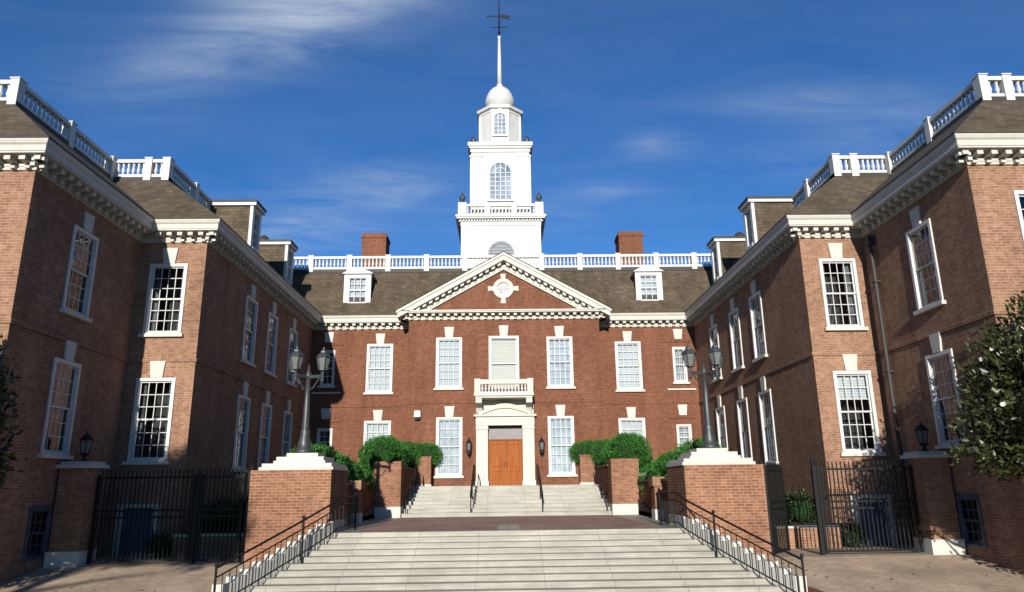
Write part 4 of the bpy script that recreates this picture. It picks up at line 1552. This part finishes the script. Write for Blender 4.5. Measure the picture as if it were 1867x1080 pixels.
    # walk along the path
    def along(path, step):
        out = []
        for p, q in zip(path[:-1], path[1:]):
            p, q = Vector(p), Vector(q)
            n = max(1, int(round((q - p).length / step)))
            out += [p.lerp(q, k / n) for k in range(n)]
        return out
    m = MB()
    for p in along(path, 0.17):
        m.box(p.x - 0.009, p.x + 0.009, p.y - 0.009, p.y + 0.009, p.z + 0.16, p.z + 0.74)
    m.build('balusters', M['iron'], hr)
    for k in (0, 6, len(path) - 1):
        p = path[k]
        m = MB()
        m.lathe((p[0], p[1]), [(0.028, p[2] - 0.2), (0.028, p[2] + 0.98), (0.045, p[2] + 1.0), (0.03, p[2] + 1.06)], 8)
        m.build('post', M['iron'], hr)

    for (xr, lbl) in ((1.46, 'inner black handrail %s of the door on the upper steps' % side), (4.10, 'outer black handrail along the %s side wall of the upper steps' % side)):
        hr = thing('handrail', lbl, 'handrail', (sx * xr, YL1, ZL), group='handrails of the upper steps')
        yt = (YT0 - YL1)
        m = MB()
        m.tube([(0, -0.15, 0.80), (0, 0.0, 0.92), (0, yt, ZT - ZL + 0.92), (0, yt + (1.2 if xr < 2 else 0.3), ZT - ZL + 0.92)], 0.028, 6)
        m.tube([(0, 0.1, 0.55), (0, yt, ZT - ZL + 0.50)], 0.018, 6)
        m.build('rail', M['iron'], hr)
        for (y, z) in ((0.1, 0.2), (yt * 0.5, (ZT - ZL) * 0.5 + 0.1), (yt, ZT - ZL)) + (((yt + 1.2, ZT - ZL),) if xr < 2 else ()):
            m = MB()
            m.tube([(0, y, z - 0.05), (0, y, z + (0.9 if y > 0.2 else 0.75))], 0.022, 6)
            m.build('post', M['iron'], hr)

# security light on the centre bay
m = MB()
m.box(-0.16, 0.16, -0.22, 0.0, 0.0, 0.24)
m.xz([(-0.17, 0.24), (0.17, 0.24), (0.12, 0.32), (-0.12, 0.32)], -0.23, 0.0)
fl = m.build('security_light', M['lightbox'])
fl.location = (-4.38, YB, 6.02)
tag(fl, 'small pale box light on the brick left of the door', 'wall light')
m = MB()
m.box(-0.13, 0.13, -0.20, -0.02, -0.14, -0.001)
m.build('lens', M['dark'], fl)


# ------------------------------------------------------------------ vegetation
def leaves(rng, C, D, size, aspect=2.2, fold=0.12):
    """one folded leaf (two quads) per centre C, growing along D"""
    n = len(C)
    D = D / np.linalg.norm(D, axis=1, keepdims=True)
    r = rng.normal(size=(n, 3))
    S_ = np.cross(D, r); S_ /= np.linalg.norm(S_, axis=1, keepdims=True)
    Nn = np.cross(S_, D)
    L = (size * rng.uniform(0.7, 1.25, n))[:, None]
    Wd = L / aspect
    base = C
    tip = C + D * L
    mid = C + D * L * 0.5
    a = mid + S_ * Wd * 0.5 + Nn * L * fold
    b = mid - S_ * Wd * 0.5 + Nn * L * fold
    V = np.stack([base, a, tip, b], 1).reshape(-1, 3)
    return V


def leaf_mesh(name, V, mat):
    n = len(V) // 4
    me = bpy.data.meshes.new(name)
    me.vertices.add(len(V)); me.vertices.foreach_set('co', V.astype(np.float32).ravel())
    me.loops.add(n * 6)
    idx = (np.arange(n)[:, None] * 4 + np.array([0, 1, 2, 0, 2, 3])).ravel()
    me.loops.foreach_set('vertex_index', idx.astype(np.int32))
    me.polygons.add(n * 2)
    me.polygons.foreach_set('loop_start', (np.arange(n * 2) * 3).astype(np.int32))
    me.polygons.foreach_set('loop_total', np.full(n * 2, 3, np.int32))
    me.materials.append(mat)
    me.update(calc_edges=True)
    me.validate()
    return me


def clumps(rng, lobes, n_cl, n_leaf, csize, size, up=0.35, hollow=0.55):
    """leaves gathered in clumps spread through and over a set of ellipsoid lobes"""
    Cs, Ds = [], []
    vol = np.array([l[3] * l[4] * l[5] for l in lobes]) ** 0.67
    pick = rng.choice(len(lobes), n_cl, p=vol / vol.sum())
    for k in pick:
        x, y, z, a, b, c = lobes[k]
        d = rng.normal(size=3); d /= np.linalg.norm(d)
        rad = rng.uniform(hollow, 1.04)
        ctr = np.array([x, y, z]) + d * np.array([a, b, c]) * rad
        m = rng.poisson(n_leaf) + 2
        off = rng.normal(size=(m, 3)) * csize
        dirs = d[None, :] * 0.7 + rng.normal(size=(m, 3)) * 0.7 + np.array([0, 0, up])
        Cs.append(ctr + off); Ds.append(dirs)
    return np.concatenate(Cs), np.concatenate(Ds)


def magnolia(name, label, base, lobes, seed, nfl, flower_side):
    rng = np.random.default_rng(seed)
    o = thing(name, label, 'tree', base)
    t = MB()
    t.tube([(0, 0, -0.1), (0.05, 0.02, 1.2), (-0.03, 0.05, 2.8), (0.02, 0, 4.6)], [0.19, 0.15, 0.11, 0.04], 8)
    for k in range(16):
        z = 1.2 + 3.0 * k / 16
        a = k * 2.4
        r = 1.5 * (1 - abs(z - 2.6) / 4)
        t.tube([(0, 0, z), (0.5 * r * math.cos(a), 0.5 * r * math.sin(a), z + 0.25), (1.1 * r * math.cos(a), 1.1 * r * math.sin(a), z + 0.75)], [0.055, 0.04, 0.012], 5)
    t.build('trunk', M['bark'], o, True)
    lobes = [(l[0], l[1], l[2] + (0.32 if l[2] > 2 else 0), *l[3:]) for l in lobes]
    C, D = clumps(rng, lobes, 2300, 12, 0.13, 0.2, 0.3, 0.25)
    V = leaves(rng, C, D, 0.155, 2.1, 0.08)
    put('crown', leaf_mesh('crown', V, M['magnolia']), o)
    k = 0
    while k < nfl:
        l = lobes[rng.integers(len(lobes))]
        d = rng.normal(size=3); d /= np.linalg.norm(d)
        if d[0] * flower_side < -0.1 or d[1] > 0.2:
            continue
        p = np.array(l[:3]) + d * np.array(l[3:]) * 1.03
        f = MB()
        for q in range(7):
            a = q * 2 * math.pi / 7
            s = 0.062
            e = Vector(d); u = e.orthogonal().normalized(); v = e.cross(u)
            dr_ = u * math.cos(a) + v * math.sin(a)
            sd = e.cross(dr_)
            P0 = Vector(p); P1 = P0 + dr_ * s * 0.6 + sd * s * 0.4 + e * s * 0.3; P2 = P0 + dr_ * s * 1.1 + e * s * 0.7; P3 = P0 + dr_ * s * 0.6 - sd * s * 0.4 + e * s * 0.3
            f.face([P0, P1, P2, P3])
        f.build('flower', M['petal'], o)
        k += 1
    return o


bl_ = (-12.65, -22.3, gz(-22.3))
magnolia('magnolia_tree', 'dark glossy magnolia with a few pale blooms at the left edge', bl_,
         [(0.55, 0, 3.5, 1.35, 1.5, 1.5), (0.0, 0.3, 4.7, 1.1, 1.2, 1.3), (0.75, -0.1, 2.8, 1.25, 1.3, 0.9), (-1.3, 0, 3.4, 1.6, 1.6, 2.2), (1.0, 0.1, 4.3, 0.75, 0.8, 0.8), (0.2, 0, 5.7, 0.8, 0.8, 0.8), (-0.3, 0.2, 1.7, 1.0, 0.9, 0.7)], 3, 22, 1)  # low last lobe is out of view, added to shade the gate pier
br_ = (12.3, -22.0, gz(-22) + 0.0)
magnolia('magnolia_tree', 'large dark magnolia dotted with white blooms at the right edge', br_,
         [(-0.2, 0, 3.7, 1.85, 1.7, 1.7), (0.5, 0.3, 5.2, 1.4, 1.4, 1.5), (-1.2, -0.1, 3.3, 1.25, 1.2, 1.0), (1.5, 0, 3.8, 1.6, 1.6, 2.4), (-0.6, 0.1, 4.7, 1.1, 1.1, 0.9), (-0.5, 0, 3.15, 1.6, 1.3, 0.7), (0.45, 0.2, 1.7, 0.95, 0.9, 0.9)], 5, 34, -1)  # lowest lobe added beyond the frame to darken the pier foot


def hedge(name, label, cat, lobes, n_cl, seed, mat='hedge', size=0.062, csize=0.05, nl=26, group=None):
    rng = np.random.default_rng(seed)
    c = np.mean([l[:3] for l in lobes], axis=0)
    zb = min(l[2] - l[5] for l in lobes)
    o = thing(name, label, cat, (c[0], c[1], zb), 0, group)
    lo = [(l[0] - c[0], l[1] - c[1], l[2] - zb, l[3], l[4], l[5]) for l in lobes]
    C, D = clumps(rng, lo, n_cl, nl, csize, size, 0.25, 0.92)
    put('foliage', leaf_mesh('foliage', leaves(rng, C, D, size, 1.9, 0.1), M[mat]), o)
    s = MB()
    for l in lo:
        for k in range(4):
            a = k * 1.7
            s.tube([(l[0] + 0.1 * math.cos(a), l[1] + 0.1 * math.sin(a), 0), (l[0] + l[3] * 0.5 * math.cos(a), l[1] + l[4] * 0.5 * math.sin(a), l[2] + l[5] * 0.5)], [0.03, 0.01], 5)
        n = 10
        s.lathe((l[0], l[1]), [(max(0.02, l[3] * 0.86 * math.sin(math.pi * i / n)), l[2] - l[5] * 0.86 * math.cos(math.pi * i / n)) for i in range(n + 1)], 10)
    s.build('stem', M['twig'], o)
    return o


for sx in (-1, 1):
    side = 'left' if sx < 0 else 'right'
    hedge('hedge', 'dense green clipped hedge between the %s lamp pier and the upper steps' % side, 'hedge',
          [(sx * (6.38 + 0.12 * math.sin(i * 2.0)), -13.5 + i * 1.0, 3.10 - 0.07 * i + 0.05 * math.sin(i * 3.1), 1.02, 0.8, 0.90 - 0.02 * i) for i in range(6)], 2000, 11 + sx, group='hedges in the planters')
    hedge('hedge', 'rounded green hedge between the brick piers on the %s of the upper steps' % side, 'hedge',
          [(sx * (5.35 + (0.28 if i % 2 else -0.2)), -6.0 + i * 0.45, 3.88 + 0.04 * math.sin(i * 2.7), 0.72, 0.72, 0.84) for i in range(6)], 1700, 21 + sx, group='hedges in the planters')
    hedge('hedge', 'small round green bush behind the %s pier at the head of the steps' % side, 'bush',
          [(sx * 3.75, -1.72, 4.20, 0.55, 0.42, 0.46), (sx * 4.2, -1.75, 4.2, 0.55, 0.45, 0.5), (sx * 4.75, -2.1, 4.0, 0.6, 0.6, 0.72)], 640, 31 + sx, group='hedges in the planters')
    for i, (x, y, z, r, lb) in enumerate(((9.5, -13.6, 1.75, 0.5, 'dark low shrub above the %s retaining wall, nearest the wing'), (8.3, -13.7, 1.8, 0.55, 'dark low shrub above the %s retaining wall, nearest the lamp pier'))):
        hedge('shrub', lb % side, 'shrub', [(sx * x, y, z, r, r, r * 0.9), (sx * (x - 0.4), y + 0.3, z + 0.1, r * 0.8, r * 0.8, r * 0.8)], 120, 41 + sx * 2 + i, 'shrub', 0.10, 0.1, 12, group='shrubs behind the gates')
    hedge('shrub', 'small green shrub at the foot of the wall beside the %s blue door' % side, 'shrub', [(sx * 10.55, -14.75, ZG + 0.32, 0.32, 0.3, 0.34)], 50, 51 + sx, 'shrub', 0.09, 0.08, 12, group='shrubs behind the gates')


# unseen tree behind the camera, its crown shaped to shade the left gate
rng = np.random.default_rng(77)
o = thing('unseen_shade_tree', 'tall leafy unseen tree across the street whose shade falls on the left gate', 'tree', (-13.6, -45.0, 0.0))
t = MB()
t.tube([(0, 0, -0.2), (0.1, 0, 4), (-0.1, 0.1, 8), (0, 0, 11)], [0.32, 0.26, 0.18, 0.06], 8)
for k in range(14):
    a = k * 2.4; z = 7.2 + k * 0.25
    t.tube([(0, 0, z), (1.4 * math.cos(a), 1.2 * math.sin(a), z + 0.5), (3.2 * math.cos(a), 1.6 * math.sin(a), z + 0.9)], [0.09, 0.06, 0.02], 5)
t.build('trunk', M['bark'], o, True)
lob = [(2.7, 0, 9.6, 1.35, 1.5, 1.2), (1.2, 0.3, 9.9, 1.5, 1.6, 1.5), (-0.6, 0, 10.0, 1.8, 1.7, 1.8), (-2.6, 0, 9.9, 1.7, 1.6, 1.7), (3.3, 0.2, 9.3, 0.75, 1.2, 0.8), (0.3, -0.2, 11.0, 1.4, 1.3, 1.0)]
C, D = clumps(rng, lob, 1500, 9, 0.2, 0.2, 0.2, 0.1)
put('crown', leaf_mesh('crown', leaves(rng, C, D, 0.30, 1.6, 0.08), M['shrub']), o)
c = copy_tree(o)
c.location = (13.3, -45.0, 0.0)  # unseen copy, added to deepen the shade on the right
c['label'] = 'tall leafy unseen tree added across the street to shade the right gate pier'
# unseen wide crowned trees added on either side to cut bounce light
rng = np.random.default_rng(91)
o = thing('unseen_shade_tree', 'broad low unseen tree added across the street, nearest the left magnolia', 'tree', (-20.8, -45.0, 0.0), group='unseen trees added along the street')
t = MB()
t.tube([(0, 0, -0.2), (0.1, 0, 2.5), (-0.1, 0.1, 6), (0, 0, 10)], [0.34, 0.28, 0.18, 0.05], 8)
for k in range(14):
    a = k * 2.4; z = 2.6 + k * 0.45
    t.tube([(0, 0, z), (1.4 * math.cos(a), 1.2 * math.sin(a), z + 0.5), (3.0 * math.cos(a), 1.8 * math.sin(a), z + 0.9)], [0.09, 0.06, 0.02], 5)
t.build('trunk', M['bark'], o, True)
lob = [(0, 0, 4.4, 3.2, 2.4, 1.9), (-1.4, 0, 7.2, 2.6, 2.2, 2.2), (1.3, 0.2, 7.0, 2.4, 2.2, 2.2), (0, 0, 9.6, 2.4, 2.0, 1.9), (-2.2, 0, 5.2, 2.0, 1.8, 1.6), (2.2, 0, 5.0, 1.6, 1.8, 1.6)]
C, D = clumps(rng, lob, 2200, 8, 0.25, 0.2, 0.2, 0.1)
put('crown', leaf_mesh('crown', leaves(rng, C, D, 0.36, 1.5, 0.08), M['shrub']), o)
for (x, y, lbl) in ((-28.5, -45.5, 'broad low unseen tree added across the street, farthest left of the row'), (17.2, -45.0, 'broad low unseen tree added across the street, nearest the right magnolia'),
                    (25.0, -45.5, 'broad low unseen tree added across the street, farthest right of the row')):
    c = copy_tree(o)
    c.location = (x, y, 0.0)
    c['label'] = lbl

# dry leaves blown over the paving
rng = np.random.default_rng(5)
n = 80
px_ = rng.uniform(6.9, 16, n) * rng.choice([-1, 1], n)
py_ = rng.uniform(-21.8, -17.6, n)
C = np.stack([px_, py_, np.array([gz(y) + 0.012 for y in py_])], 1)
D = rng.normal(size=(n, 3)) * np.array([1, 1, 0.12])
lv_ = put('fallen_leaves', leaf_mesh('fallen_leaves', leaves(rng, C, D, 0.085, 1.7, 0.1), M['dryleaf']))
struct(lv_, 'dry brown leaves scattered over the tan paving', 'leaves', 'stuff')
